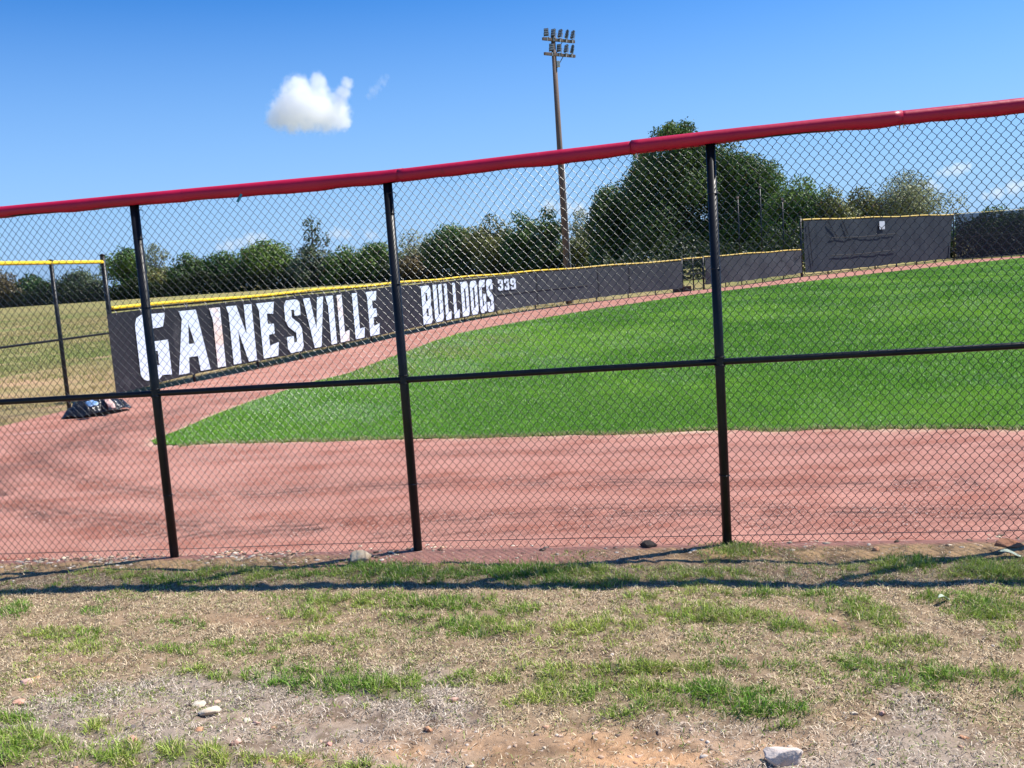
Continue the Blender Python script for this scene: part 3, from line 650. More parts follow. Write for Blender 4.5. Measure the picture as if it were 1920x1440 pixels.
# ------------------------------------------------------------------ chain link
def chainlink(name, path, s0, s1, z0, z1, off, w=.0525, h=.061, r=.0019, parent=None, fine=False, sag=.004, m=None, top=None):
    nw = int((s1 - s0) / (w / 2)); nb = int((z1 - z0) / (h / 2)); j = np.arange(nw); kk = np.arange(nb + 1)
    J, K = np.meshgrid(j, kk, indexing='ij'); side = ((J + K) % 2)
    sb = s0 + (J + side) * w / 2 + np.where(side == 1, 1, -1) * r * .9
    zb = z0 + K * h / 2
    if fine:
        # three points per half period: the bend, then both ends of the straight run
        dS = np.diff(sb, axis=1); dZ = np.diff(zb, axis=1); run = np.where(side[:, :-1] == 0, 1.0, -1.0)
        pA = (sb[:, :-1] + dS * .12, zb[:, :-1] + dZ * .16, run * r * .9); pB = (sb[:, :-1] + dS * .88, zb[:, :-1] + dZ * .84, run * r * .9)
        a = np.stack([sb[:, :-1], pA[0], pB[0]], -1).reshape(nw, -1); a = np.concatenate([a, sb[:, -1:]], 1)
        c = np.stack([zb[:, :-1], pA[1], pB[1]], -1).reshape(nw, -1); c = np.concatenate([c, zb[:, -1:]], 1)
        dl = np.where(side == 1, 1.0, -1.0) * .0034      # right-hand bends stand nearer, left-hand bends hook behind
        dA = dl[:, :-1] + (dl[:, 1:] - dl[:, :-1]) * .12; dB = dl[:, :-1] + (dl[:, 1:] - dl[:, :-1]) * .88
        d = np.stack([dl[:, :-1], dA, dB], -1).reshape(nw, -1); d = np.concatenate([d, dl[:, -1:]], 1)
    else: a, c, d = sb, zb, np.zeros_like(sb)
    d = d + off + sag * 2 * (fbm(a, c, .9, 700, 3) - .5) * 2
    zz = c + .010 * (fbm(a, c, .6, 720, 3) - .5) * 2 + .003 * (fbm(a, c, 7, 721, 2) - .5)
    a2 = a + .010 * (fbm(a, c, .8, 710, 3) - .5) * 2
    if top is not None: zz = zz * top(a) / z1
    if fine: d = d + .030 * np.clip(1 - c / .45, 0, 1) ** 1.6 * (.4 + 1.2 * (fbm(a, a * 0, 1.1, 730, 3) - .3))
    ts = np.gradient(a2, axis=1); tz = np.gradient(zz, axis=1); L_ = np.hypot(ts, tz) + 1e-9; ts /= L_; tz /= L_
    ns = 4 if fine else 3
    rings = []
    for q in range(ns):
        an = 2 * math.pi * q / ns + .4
        rings.append(path.pt(a2 + math.sin(an) * r * -tz, d + math.cos(an) * r, zz + math.sin(an) * r * ts))
    V = np.stack(rings, 2); nwp, npt = V.shape[:2]; V = V.reshape(-1, 3)
    idx = np.arange(nwp * npt * ns).reshape(nwp, npt, ns)
    F = np.stack([idx[:, :-1], idx[:, 1:], np.roll(idx, -1, 2)[:, 1:], np.roll(idx, -1, 2)[:, :-1]], -1).reshape(-1, 4)
    o = np_mesh(name, V, F, m or M_WIRE, parent=parent, smooth=True)
    return o

def pipe(path, s0, s1, z, r, off=0, n=10, step=.3, wob=0, zfun=None, seed=0, sq=1.0):
    k = max(2, int(abs(s1 - s0) / step) + 1); t = np.linspace(s0, s1, k)
    zz = np.full(k, float(z)) if zfun is None else zfun(t)
    zz = zz + wob * (fbm(t, t * 0, 1.3, seed, 3) - .5) * 2
    P = path.pt(t, off + wob * .6 * (fbm(t, t * 0 + 3, 1.1, seed + 5, 3) - .5), zz)
    return [Vector(p) for p in P]
def post(name, path, s, h, r, parent, off=0, mt=None, cap=True, z0=-.3):
    p = path.pt(s, off, 0.0); mb = MB(); mb.tube([(p[0], p[1], z0), (p[0], p[1], h)], r, 14)
    if cap: mb.tube([(p[0], p[1], h), (p[0], p[1], h + r * .5), (p[0], p[1], h + r * .9)], [r * 1.12, r * 1.05, r * .3], 14)
    return mb.build(name, mt or M_POST, parent, smooth=True)

# ---- near fence
nf_ = empty('chain_link_fence', (0, 0, 0)); tag(nf_, 'tall black chain link fence topped with a crimson cap, nearest the camera', 'fence')
near_top = lambda t: np.interp(t, PN.S, NEAR_H)
for i, s in enumerate(PN.S): post('post', PN, s, NEAR_H[i] - .01, .0295, nf_, cap=False)
MIDZ = 1.17
mb = MB(); mb.tube(pipe(PN, 0, PN.L, MIDZ, .0195, off=0.0, wob=.003, zfun=lambda t: np.interp(t, PN.S, [1.14, 1.14, 1.145, 1.15, 1.15, 1.165, 1.175, 1.17, 1.17, 1.17])), .0205, 12); mb.build('mid_rail', M_POST, nf_, smooth=True)
mb = MB(); mb.tube(pipe(PN, 0, PN.L, 0, .02, zfun=lambda t: near_top(t) - .005), .021, 12); mb.build('top_rail', M_POST, nf_, smooth=True)
chainlink('wire_mesh', PN, 1.6, PN.L - .8, .012, 2.44, -.034, fine=True, r=.0018, parent=nf_, top=near_top)
mb = MB(); mb.tube(pipe(PN, 0, PN.L, .055, .002, off=-.038, wob=.004), .0022, 6); mb.build('tension_wire', M_WIRE, nf_, smooth=True)
# crimson cap in lengths: an inverted U of plastic with wavy lower lips
def cap_strip(name, path, s0, s1, ztop, r, mt, parent, droop=.02, seed=0, step=.05, wob=.006, deep=.86):
    k = int((s1 - s0) / step) + 2; t = np.linspace(s0, s1, k); zt = ztop(t)
    na = 15; rings = []
    lipn = fbm(t, t * 0, 2.3, seed, 4) - .5; yaw = wob * (fbm(t, t * 0 + 9, .9, seed + 3, 3) - .5) * 2
    for q in range(na):
        u = q / (na - 1)
        an = math.radians(-20 + 220 * u)        # open at the bottom
        rr = r * (1 + .05 * (fbm(t, t * 0 + q * .3, 3.0, seed + 8, 3) - .5))
        o_ = np.cos(an) * rr * deep + yaw; z_ = zt + np.sin(an) * rr
        lip = (abs(u - .5) * 2) ** 5
        z_ = z_ - lip * (droop + droop * 1.8 * lipn) ; o_ = o_ * (1 - .18 * lip)
        rings.append(path.pt(t, o_, z_))
    V = np.stack(rings, 1).reshape(-1, 3); idx = np.arange(k * na).reshape(k, na)
    F = np.stack([idx[:-1, :-1], idx[1:, :-1], idx[1:, 1:], idx[:-1, 1:]], -1).reshape(-1, 4)
    o = np_mesh(name, V, F, mt, parent=parent, smooth=True)
    sol = o.modifiers.new('thickness', 'SOLIDIFY'); sol.thickness = .003
    return o
def s_px_top(px, h=2.46):
    t = np.linspace(0, PN.L, 3000); Xp, Yp = proj(PN.pt(t, 0, near_top(t))); return float(np.interp(px, Xp, t))
cuts = [0.0, s_px_top(120) - 2.0, s_px_top(757), s_px_top(1193), s_px_top(1690), PN.L]
for i in range(len(cuts) - 1):
    cap_strip('top_cap', PN, cuts[i] - (.03 if i else 0), cuts[i + 1], lambda t, i=i: near_top(t) + .003 + .0025 * (i % 2), .042 + .0012 * (i % 2), M_RED, nf_, droop=.020, seed=20 + i, deep=1.25, wob=.012)
def tie(path, s, z, r, parent, off=0, name='tie_wire', m=None, rr=.0022):
    P = []
    for k in range(13):
        a = 2 * math.pi * k / 12; q = path.pt(s + math.cos(a) * r, off + math.sin(a) * r, z + .006 * math.sin(a * .5)); P.append(q)
    MB().tube(P, rr, 5, cap=False).build(name, m or M_GALV, parent, smooth=True)
for i, s in enumerate(PN.S[2:8]):
    for z in (.45, 1.15, 1.75, 2.2):
        tie(PN, s, z + .02 * math.sin(i * 3 + z), .034, nf_, off=-.004, m=M_WIRE)
for i, s in enumerate(PN.S[2:8]):   # rail clamps either side of each post
    for dz in (-.02, .03):
        P = [PN.pt(s + math.cos(a) * .033, math.sin(a) * .033, 1.15 + (.015 if i > 2 else 0) + dz) for a in np.linspace(0, 2 * math.pi, 15)]
        MB().tube(P, .004, 6, cap=False).build('rail_clamp', M_POST, nf_, smooth=True)
for s in (cuts[3], cuts[4]):
    MB().tube([PN.pt(s, -.052, float(near_top(s)) - .030), PN.pt(s + .002, -.050, float(near_top(s)) - .055)], .004, 6).build('cap_tie', M_CONDUIT, nf_)
    MB().tube([PN.pt(s, .050, float(near_top(s)) - .038), PN.pt(s + .002, .050, float(near_top(s)) - .060)], .004, 6).build('cap_tie', M_CONDUIT, nf_)
for px, z in ((272, 2.36), (742, 2.34)):
    s = s_px_top(px); P = [PN.pt(s - .06, .03, z), PN.pt(s - .02, .05, z + .008), PN.pt(s + .0, .055, z + .002), PN.pt(s + .004, .05, z - .012), PN.pt(s - .002, .05, z - .02)]
    MB().tube(P, .0022, 5).build('tie_wire', M_WIRE, nf_, smooth=True)
s = s_px_top(458); mb = MB(); P = [PN.pt(s, .043, 2.425), PN.pt(s - .008, .046, 2.405), PN.pt(s - .022, .05, 2.385), PN.pt(s - .034, .05, 2.365)]
V = []; 
for q in P: V += [q + np.array([-.007, 0, .003]), q + np.array([.008, 0, -.002])]
mb.add(V, [(0, 1, 3, 2), (2, 3, 5, 4), (4, 5, 7, 6)]); rb = mb.build('tape', M_TEAL); sol = rb.modifiers.new('t', 'SOLIDIFY'); sol.thickness = .001
tag(rb, 'strip of teal tape hanging under the crimson fence cap', 'tape')

# ---- tall fence at the left
lf = empty('chain_link_fence'); tag(lf, 'tall black chain link fence with bright yellow cap at the left', 'fence')
for i, s in enumerate(PL.S): post('post', PL, s, 2.44 if i < len(PL.S) - 1 else 2.52, .033 if i < len(PL.S) - 1 else .042, lf)
MB().tube(pipe(PL, 0, PL.L, 1.16, .02, off=0), .019, 10).build('mid_rail', M_POST, lf, smooth=True)
MB().tube(pipe(PL, 0, PL.L, 2.40, .02, off=0), .019, 10).build('top_rail', M_POST, lf, smooth=True)
chainlink('wire_mesh', PL, 3.0, PL.L, 0, 2.38, .03, parent=lf, r=.0019)
cap_strip('top_cap', PL, .1, PL.L - .02, lambda t: 2.405 + 0 * t, .042, M_YEL, lf, droop=.006, seed=50, step=.1)

# ---- low outfield fence
ff = empty('outfield_fence'); tag(ff, 'long low black chain link outfield fence with yellow cap curving away', 'fence')
sg0 = PF.at_px(1280, 0); sg1 = PF.at_px(1320, 0)
post_px = [365, 484, 564, 646, 697, 745, 797.5, 837, 872, 902.5, 932, 1004, 1065, 1119, 1178, 1229, 1280]
for q in post_px: post('post', PF, PF.at_px(q, 0), 1.56, .028, ff, cap=False)
MB().tube(pipe(PF, 0.05, sg0, 1.55, .02), .019, 8).build('top_rail', M_POST, ff, smooth=True)
chainlink('wire_mesh', PF, 0.05, 17.0, 0.0, 1.52, .03, parent=ff, r=.0021)
chainlink('wire_mesh', PF, 17.0, sg0, 0.0, 1.52, .03, parent=ff, r=.0032, w=.11, h=.116)
lc = [0.03, 6.6, 13.1, PF.at_px(922, 1.6), PF.at_px(1060, 1.6), sg0 + .02]
for i in range(5):
    cap_strip('top_cap', PF, lc[i], lc[i + 1] - .01, lambda t, i=i: 1.585 + .012 * np.sin(t * 1.1) + .004 * (i % 2), .042, M_YEL if i < 4 else M_YELF, ff, droop=.004, seed=60 + i, step=.15, wob=.012)

# ground litter and dark edge under the low fence
n = 9000; t = RNG.uniform(0, sg0, n) ** 1.0
P = PF.pt(t, RNG.normal(-.02, .06, n), 0 * t)
kq = fbm(t, t * 0, 1.5, 801, 3) > .50; P = P[kq]; n = len(P)
blades('weeds', P[:, 0], P[:, 1], np.full(n, -.0), .02 + .045 * RNG.random(n), .008 + .01 * RNG.random(n), jitter([.20, .14, .07], n, .7), RNG.uniform(.3, 1.6, n), M_BLADE, 'dark dry weeds along the foot of the low outfield fence', cat='weeds', tri=True)

def cloth_strip(name, path, s0, s1, zb, zt, off, mt, parent=None, step=.12, rip=.012, seed=0, sway=.01, nz=9, edge=None):
    k = int((s1 - s0) / step) + 2; t = np.linspace(s0, s1, k); V = []
    for q in range(nz):
        u = q / (nz - 1); lo = zb(t) if callable(zb) else zb + 0 * t; hi = zt(t) if callable(zt) else zt + 0 * t
        lo = lo + rip * (fbm(t, t * 0, 1.8, seed, 3) - .5) * 2
        z = lo * (1 - u) + hi * u; ss = t + (edge(t, u) if edge else 0)
        o_ = off + sway * (fbm(t, t * 0 + u * 1.5, 1.1, seed + 4, 3) - .5) * 2
        V.append(path.pt(ss, o_, z))
    V = np.stack(V, 1).reshape(-1, 3); idx = np.arange(k * nz).reshape(k, nz)
    F = np.stack([idx[:-1, :-1], idx[1:, :-1], idx[1:, 1:], idx[:-1, 1:]], -1).reshape(-1, 4)
    o = np_mesh(name, V, F, mt, parent=parent, smooth=True)
    return o

# ---- banner with its lettering
G = {
 'I': [[(.08, 0), (1, 0), (1, 1), (-.22, 1), (-.12, .93), (.08, .80)]],
 'L': [[(0, 0), (.90, 0), (1, .23), (.50, .21), (.50, 1), (0, 1)]],
 'E': [[(0, 0), (.88, 0), (1, .25), (.44, .21), (.44, .41), (.80, .42), (.80, .60), (.44, .61), (.44, .80), (.82, .78), (.93, 1), (-.14, 1), (.0, .88)]],
 'N': [[(0, 0), (.32, 0), (.32, .56), (.64, 0), (1, 0), (1, 1), (.66, 1), (.66, .48), (.34, 1), (-.08, 1), (0, .88)]],
 'A': [[(0, 0), (.33, 0), (.36, .25), (.64, .25), (.68, 0), (1, 0), (.73, 1), (.19, 1), (.27, .88)], [(.40, .46), (.58, .46), (.45, .80)]],
 'S': [[(0, .08), (.14, 0), (.84, 0), (1, .09), (1, .42), (.86, .53), (.42, .66), (.42, .81), (.60, .81), (.60, .69), (1, .69), (1, .92), (.84, 1), (.16, 1), (0, .91), (0, .62), (.15, .50), (.60, .36), (.60, .19), (.42, .19), (.42, .31), (0, .31)]],
 'V': [[(.33, 0), (.68, 0), (1, 1), (.68, 1), (.51, .38), (.30, 1), (-.03, 1)]],
 'G': [[(0, .12), (.06, .04), (.2, 0), (.58, 0), (.70, .05), (1, .03), (1, .58), (.54, .58), (.54, .43), (.62, .43), (.62, .21), (.42, .21), (.42, .78), (.70, .78), (.88, .79), (1, 1), (.22, 1), (.07, .96), (0, .86)]],
 'B': [[(0, 0), (.84, 0), (1, .08), (1, .42), (.90, .50), (1, .58), (1, .92), (.84, 1), (-.1, 1), (0, .90)], [(.42, .20), (.62, .20), (.62, .40), (.42, .40)], [(.42, .60), (.62, .60), (.62, .81), (.42, .81)]],
 'U': [[(0, .10), (.16, 0), (.84, 0), (1, .10), (1, 1), (.60, 1), (.60, .20), (.42, .20), (.42, 1), (0, 1)]],
 'D': [[(0, 0), (.84, 0), (1, .10), (1, .90), (.84, 1), (-.08, 1), (0, .92)], [(.42, .20), (.62, .20), (.62, .80), (.42, .80)]],
 'O': [[(0, .10), (.16, 0), (.84, 0), (1, .10), (1, .90), (.84, 1), (.16, 1), (0, .90)], [(.40, .20), (.62, .20), (.62, .80), (.40, .80)]],
 '3': [[(0, .1), (.15, 0), (.85, 0), (1, .1), (1, .4), (.88, .5), (1, .6), (1, .9), (.85, 1), (.15, 1), (0, .9), (0, .66), (.36, .66), (.36, .8), (.62, .8), (.62, .6), (.35, .6), (.35, .42), (.62, .42), (.62, .2), (.36, .2), (.36, .34), (0, .34)]],
 '9': [[(0, .1), (.15, 0), (.85, 0), (1, .1), (1, .9), (.85, 1), (.15, 1), (0, .9), (0, .5), (.15, .4), (.62, .4), (.62, .2), (.38, .2), (.38, .3), (0, .3)], [(.38, .58), (.62, .58), (.62, .82), (.38, .82)]],
}
BOFF = .055
def glyph(ch, sL, sR, z0, z1, path, off, mt, parent, name='letter'):
    loops = [[Vector((sL + (sR - sL) * u, z0 + (z1 - z0) * v, 0)) for u, v in lp] for lp in G[ch]]
    tr = tessellate_polygon(loops); P = [p for lp in loops for p in lp]
    V = path.pt(np.array([p.x for p in P]), np.full(len(P), off), np.array([p.y for p in P]))
    F = []
    for t in tr:
        a_, b_, c_ = (P[i] for i in t)
        F.append(tuple(t) if (b_ - a_).cross(c_ - a_).z > 0 else tuple(t)[::-1])
    return np_mesh(name, V, np.array(F), mt, parent=parent)
sb1 = PF.at_px(926, 1.0)
ban = empty('banner'); tag(ban, 'long dark banner with tall white capital lettering tied to the outfield fence', 'banner')
cloth_strip('cloth', PF, -.12, sb1, lambda t: .17 - .08 * np.exp(-((t) / 1.2) ** 2), lambda t: 1.505 + .01 * np.sin(t * 2.2), BOFF, M_BANNER, ban, seed=90, sway=.009, rip=.008)
LET = [('G', 259.7, 317.2), ('A', 330, 389.4), ('I', 401.9, 418.3), ('N', 433.1, 476.6), ('E', 489.2, 520), ('S', 535.8, 565), ('V', 573, 609.2), ('I', 615.8, 627.2), ('L', 634.2, 652.5), ('L', 662.5, 680.8), ('E', 690, 709.2),
       ('B', 790.6, 807.8), ('U', 812.5, 829), ('L', 833.1, 844), ('L', 848.8, 859.3), ('D', 864.4, 877.8), ('O', 881.3, 894.6), ('G', 898.1, 910), ('S', 911.8, 923.8)]
for i, (ch, a_, b_) in enumerate(LET):
    glyph(ch, PF.at_px(a_, .2), PF.at_px(b_, .2), .205, 1.425, PF, BOFF + .019, M_LETTERP if i in (2, 8) else M_LETTER, ban)
# a scuff of grey dust on the left end is in the banner's own weathering

for q in np.arange(.1, sb1, .61):
    MB().tube([tuple(PF.pt(q, BOFF + .006, 1.475)), tuple(PF.pt(q + .004, BOFF + .012, 1.50)), tuple(PF.pt(q + .006, .02, 1.555))], .006, 5).build('tie', M_CONDUIT, ban)
for q in (PF.at_px(365, .8), PF.at_px(484, .8), PF.at_px(564, .8), PF.at_px(646, .8), PF.at_px(745, .8), PF.at_px(837, .8)):
    V_ = [tuple(PF.pt(q + a_, BOFF + .008, z)) for a_, z in ((0, .2), (.022, .2), (.022, 1.49), (0, 1.49))]
    MB().add(V_, [(0, 1, 2, 3)]).build('seam', M_SEAM, ban)
ws = empty('wind_screen'); tag(ws, 'grey screen with white 339 on the curving low outfield fence', 'wind screen')
cloth_strip('cloth', PF, sb1 + .01, sg0 - .05, .20, 1.52, BOFF, M_SCREEN, ws, seed=95, sway=.012, rip=.02)
for s_ in (PF.at_px(1004, .8), PF.at_px(1119, .8), PF.at_px(1178, .8)):
    MB().add([tuple(PF.pt(s_, BOFF + .022, .22)), tuple(PF.pt(s_ + .05, BOFF + .022, .22)), tuple(PF.pt(s_ + .05, BOFF + .022, 1.5)), tuple(PF.pt(s_, BOFF + .022, 1.5))], [(0, 1, 2, 3)]).build('seam', M_SEAM, ws)
mb = MB(); pp = [tuple(PF.pt(t, BOFF + .024, 0.80)) for t in np.linspace(sb1 + .1, PF.at_px(1100, .8), 30)]
mb.tube(pp, .012, 4).build('seam', M_SEAM, ws)
for ch, a_, b_ in (('3', 930.3, 939.8), ('3', 942.2, 951.4), ('9', 953.8, 963.8)):
    glyph(ch, PF.at_px(a_, 1.15), PF.at_px(b_, 1.15), .95, 1.38, PF, BOFF + .028, M_LETTER, ws, name='digit')

# ---- gate gap and right-hand low fence
gt = empty('gate'); tag(gt, 'open see-through chain link gate between two grey screened fence runs', 'gate')
sgm = PF.at_px(1301, 0)
for s_, r_ in ((sg0 + .02, .05), (sgm, .035), (sg1, .05)): post('post', PF, s_, 1.68, r_, gt)
chainlink('wire_mesh', PF, sg0 + .06, sg1, .05, 1.55, .03, parent=gt, r=.004, w=.11, h=.116)
for z in (.08, .85, 1.55): MB().tube(pipe(PF, sg0 + .03, sg1, z, .02), .02, 8).build('frame', M_POST, gt, smooth=True)
cap_strip('top_cap', PF, sg0 + .04, sg1 - .02, lambda t: 1.63 + 0 * t, .042, M_YELF, gt, droop=.004, seed=77, step=.15)
tb = MB().box((8.95, 48.65, .12), (.9, .3, .26)).build('timber', M_TIMBER, bevel=.01); tag(tb, 'low dark brown timber lying in the gateway of the outfield fence', 'timber')
f2 = empty('outfield_fence'); tag(f2, 'short low outfield fence run with yellow cap right of the gate', 'fence')
for q in (1361, 1391, 1430, 1469, 1502): post('post', PF, PF.at_px(q, 0), 1.62, .03, f2, cap=False)
chainlink('wire_mesh', PF, sg1, PF.L, 0, 1.55, .03, parent=f2, r=.0035, w=.11, h=.116)
cap_strip('top_cap', PF, sg1 + .02, PF.L - .05, lambda t: 1.66 + .015 * np.sin(t * 1.1), .042, M_YELF, f2, droop=.004, seed=78, step=.15, wob=.015)
MB().tube(pipe(PF, sg1, PF.L, 1.63, .02), .02, 8).build('top_rail', M_POST, f2, smooth=True)
w2 = cloth_strip('wind_screen', PF, sg1 + .08, PF.L - .15, .24, 1.60, BOFF, M_SCREEN, seed=97, sway=.05, rip=.05); tag(w2, 'rumpled low grey screen between the gate and the tall dark screen', 'wind screen')

# ---- tall batter's eye
be = empty('screen_fence'); tag(be, 'tall fence with yellow cap carrying the big dark slate screen', 'fence')
for s_ in np.linspace(0, PE.L, 8): post('post', PE, s_, 3.62 if s_ < .1 or s_ > PE.L - .1 else 3.40, .055 if s_ < .1 else .045, be)
cap_strip('top_cap', PE, .05, PE.L - .05, lambda t: 3.43 + .02 * np.sin(t * .9), .055, M_YELF, be, droop=.006, seed=81, step=.2, wob=.02)
for z in (.1, 1.7, 3.38): MB().tube(pipe(PE, 0, PE.L, z, .02, off=-.02), .022, 8).build('rail', M_POST, be, smooth=True)
es = empty('wind_screen'); tag(es, 'tall dark slate screen with a small white square sign near its top', 'wind screen')
cloth_strip('cloth', PE, .25, PE.L - .6, .22, 3.36, .07, M_SCREEN2, es, seed=99, sway=.06, rip=.05, step=.15, nz=14, edge=lambda t, u: np.where(t > PE.L - 1.0, (u - .5) * .7, 0))
for z in (1.15, 2.25):
    mb = MB(); pp = [tuple(PE.pt(t, .14, z + .03 * math.sin(t * .7))) for t in np.linspace(3.2, 11.5, 26)]; mb.tube(pp, .018, 4).build('seam', M_SEAM, es)
for s0_, zt_, s1_, zb_ in ((2.9, 3.3, 3.9, 2.3), (4.6, 3.3, 5.3, 2.4), (.6, 3.3, 1.0, .6)):
    mb = MB(); pp = [tuple(PE.pt(s0_ + (s1_ - s0_) * k / 8, .14, zt_ + (zb_ - zt_) * k / 8)) for k in range(9)]; mb.tube(pp, .02, 4).build('crease', M_SEAM, es)
ss = PE.at_px(1650, 3.0); q = [tuple(PE.pt(ss + a_, .15, z)) for a_, z in ((-.36, 2.62), (.36, 2.62), (.36, 3.16), (-.36, 3.16))]
sq_ = MB().add(q, [(0, 1, 2, 3)]).build('sign', M_SIGN); tag(sq_, 'small faded white square sign on the tall dark screen', 'sign')
sol = sq_.modifiers.new('t', 'SOLIDIFY'); sol.thickness = .01

rf = empty('screen_fence'); tag(rf, 'tall fence with pale cap at the far right carrying a see-through screen', 'fence')
for s_ in PR.S[1:]: post('post', PR, s_, 3.45, .05, rf)
cap_strip('top_cap', PR, .06, PR.L, lambda t: 3.46 + 0 * t, .028, M_YELF, rf, droop=.004, seed=83, step=.3)
for z in (.1, 1.7): MB().tube(pipe(PR, 0, PR.L, z, .02, off=-.02), .022, 8).build('rail', M_POST, rf, smooth=True)
rs_ = cloth_strip('wind_screen', PR, .12, PR.L, .12, 3.42, .05, M_SEE, seed=101, sway=.02, rip=.02, step=.3); tag(rs_, 'black see-through screen at the far right with trees showing behind', 'wind screen')

# ------------------------------------------------------------------ chalk line
P0, P1 = gp(8, 818), gp(112, 809); d = (P1 - P0)[:2]; d /= np.linalg.norm(d); nn = np.array([-d[1], d[0]]) * .022
ck = sheet('chalk_line', [tuple(P0[:2] - nn), tuple(P1[:2] - nn), tuple(P1[:2] + nn), tuple(P0[:2] + nn)], .013, M_CHALK, label='faint white chalk foul line on the red track')

# ------------------------------------------------------------------ black plastic heap
def heap():
    A, B_ = gp(108, 790), gp(244, 768); c0 = (A + B_) / 2; L_ = np.linalg.norm((B_ - A)[:2]); ang = math.atan2(B_[1] - A[1], B_[0] - A[0])
    X, Y, F = grid(-.5, .5, -.5, .5, .0125)
    rr = np.sqrt((X * 2) ** 2 + (Y * 2) ** 2); body = np.clip(1 - rr ** 3, 0, 1) ** .5
    ridg = 1 - np.abs(fbm(X * 3, Y * 1.4, 3.2, 900, 4) - .5) * 3.2
    Z = body * (.05 + .19 * np.clip(ridg, 0, 1) + .12 * fbm(X, Y, 3, 905, 3)) + .04 * (fbm(X, Y, 16, 907, 3) - .5)
    Z = Z * sm(0, .42, 1.04 - rr) * .78
    jx = X * L_ + .06 * (fbm(X, Y, 5, 911, 3) - .5); jy = Y * .80 + .10 * (fbm(X, Y, 4, 913, 3) - .5)
    keep = rr < .90 + .25 * (fbm(X, Y, 4, 917, 3) - .5)
    F = F[keep[F].all(1)]
    o = np_mesh('plastic_sheet', np.stack([jx, jy, Z + .004], 1), F, M_PLASTIC); o.location = (c0[0], c0[1] + .12, 0); o.rotation_euler = (0, 0, ang)
    sol = o.modifiers.new('t', 'SOLIDIFY'); sol.thickness = .006; sol.offset = 1
    tag(o, 'crumpled black plastic sheet heaped on the track by the left fence', 'plastic sheet')
    def rag(px, py, w, h, mt, label, seed, zz):
        p = gp(px, py, zz); X, Y, F = grid(-.5, .5, -.5, .5, .05)
        Z = .07 * (1 - (X * X + Y * Y) * 2.6) + .05 * (fbm(X, Y, 4, seed, 3) - .5)
        k = (np.sqrt(X * X + Y * Y) < .36 + .28 * (fbm(X, Y, 2.6, seed + 2, 2))); F = F[k[F].all(1)]
        q = np_mesh('rag', np.stack([X * w, Y * h, Z], 1), F, mt, smooth=True); q.location = (p[0], p[1], zz); q.rotation_euler = (.45, 0, ang)
        s_ = q.modifiers.new('t', 'SOLIDIFY'); s_.thickness = .008; tag(q, label, 'rag')
    rag(173, 760, .20, .20, M_BLUE, 'blue rag on the black plastic sheet', 930, .20)
    rag(205, 758, .13, .34, M_PINK, 'pale pink rag on the black plastic sheet', 940, .17)
heap()

# ------------------------------------------------------------------ light pole
def light_pole():
    base = gp(1067.5, 569); D = base[1]
    e = empty('light_pole', (base[0], base[1], 0)); tag(e, 'tall wooden floodlight pole behind the low outfield fence', 'light pole')
    def zat(py):   # height on the pole axis seen at photo row py
        z = np.linspace(0, 20, 2000); X_, Y_ = proj(np.stack([np.full(2000, base[0]), np.full(2000, base[1]), z], 1)); return float(np.interp(-py, -Y_, z))
    H = zat(66)
    MB().tube([(0, 0, -.5), (0.0, 0, H * .5), (0.0, 0, H)], [.165, .135, .095], 16).build('pole', M_WOOD, e, smooth=True)
    MB().tube([(.165, -.05, 0), (.150, -.05, H * .32), (.135, -.05, H * .55)], .026, 8).build('conduit', M_CONDUIT, e, smooth=True)
    ad = Vector((.82, .57, 0)).normalized()
    perp = Vector((ad.y, -ad.x, 0))
    for row, (zc, a0, a1, ts) in enumerate([(zat(76), -.62, 1.06, (-.46, -.10, .26, .62, .96)), (zat(103.5), -.58, 1.04, (-.22, .18, .55, .88))]):
        rot = Matrix.Rotation(math.atan2(ad.y, ad.x), 3, 'Z')
        cc_ = ad * ((a0 + a1) / 2) + perp * .12 + Vector((0, 0, zc))
        MB().box(cc_, (a1 - a0 + .1, .10, .12), rot).build('crossarm', M_WOOD, e, bevel=.006)
        MB().tube([perp * .1 + Vector((0, 0, zc - .62)), perp * .12 + ad * .42 + Vector((0, 0, zc - .05))], .018, 6).build('brace', M_LAMP, e)
        for k, t in enumerate(ts):
            yaw = [-.15, -.55, -1.0, -1.42, -1.2][k] if row == 0 else [-.15, -.45, -1.0, -1.45][k]
            R_ = Matrix.Rotation(yaw, 3, 'Z') @ Matrix.Rotation(-.30, 3, 'X')
            o0 = ad * t + perp * .12 + Vector((0, 0, zc + .06)); cpt = o0 + Vector((0, 0, .26))
            mb = MB()
            mb.box(cpt + R_ @ Vector((0, .055, 0)), (.20, .07, .34), R_)
            for q in range(5): mb.box(cpt + R_ @ Vector((0, .11, -.13 + q * .065)), (.18, .05, .012), R_)
            hs = mb.build('floodlight', M_LAMP, e, bevel=.006)
            mb = MB()
            for q in range(3): mb.box(cpt + R_ @ Vector((0, .012, -.105 + q * .105)), (.17, .03, .062), R_)
            mb.build('lens', M_LENS, hs, bevel=.004)
            mb = MB(); 
            for sx in (-.115, .115): mb.box(o0 + R_ @ Vector((sx, .05, .13)), (.015, .03, .26), R_)
            mb.box(o0 + Vector((0, 0, .01)), (.24, .05, .02), Matrix.Rotation(yaw, 3, 'Z')); mb.box(o0 + perp * .055 + Vector((0, 0, -.06)), (.05, .012, .15), rot)
            mb.build('bracket', M_GALV, hs)
    MB().box((.16, -.06, zat(121)), (.14, .12, .26)).build('junction_box', M_CONDUIT, e, bevel=.01)
light_pole()
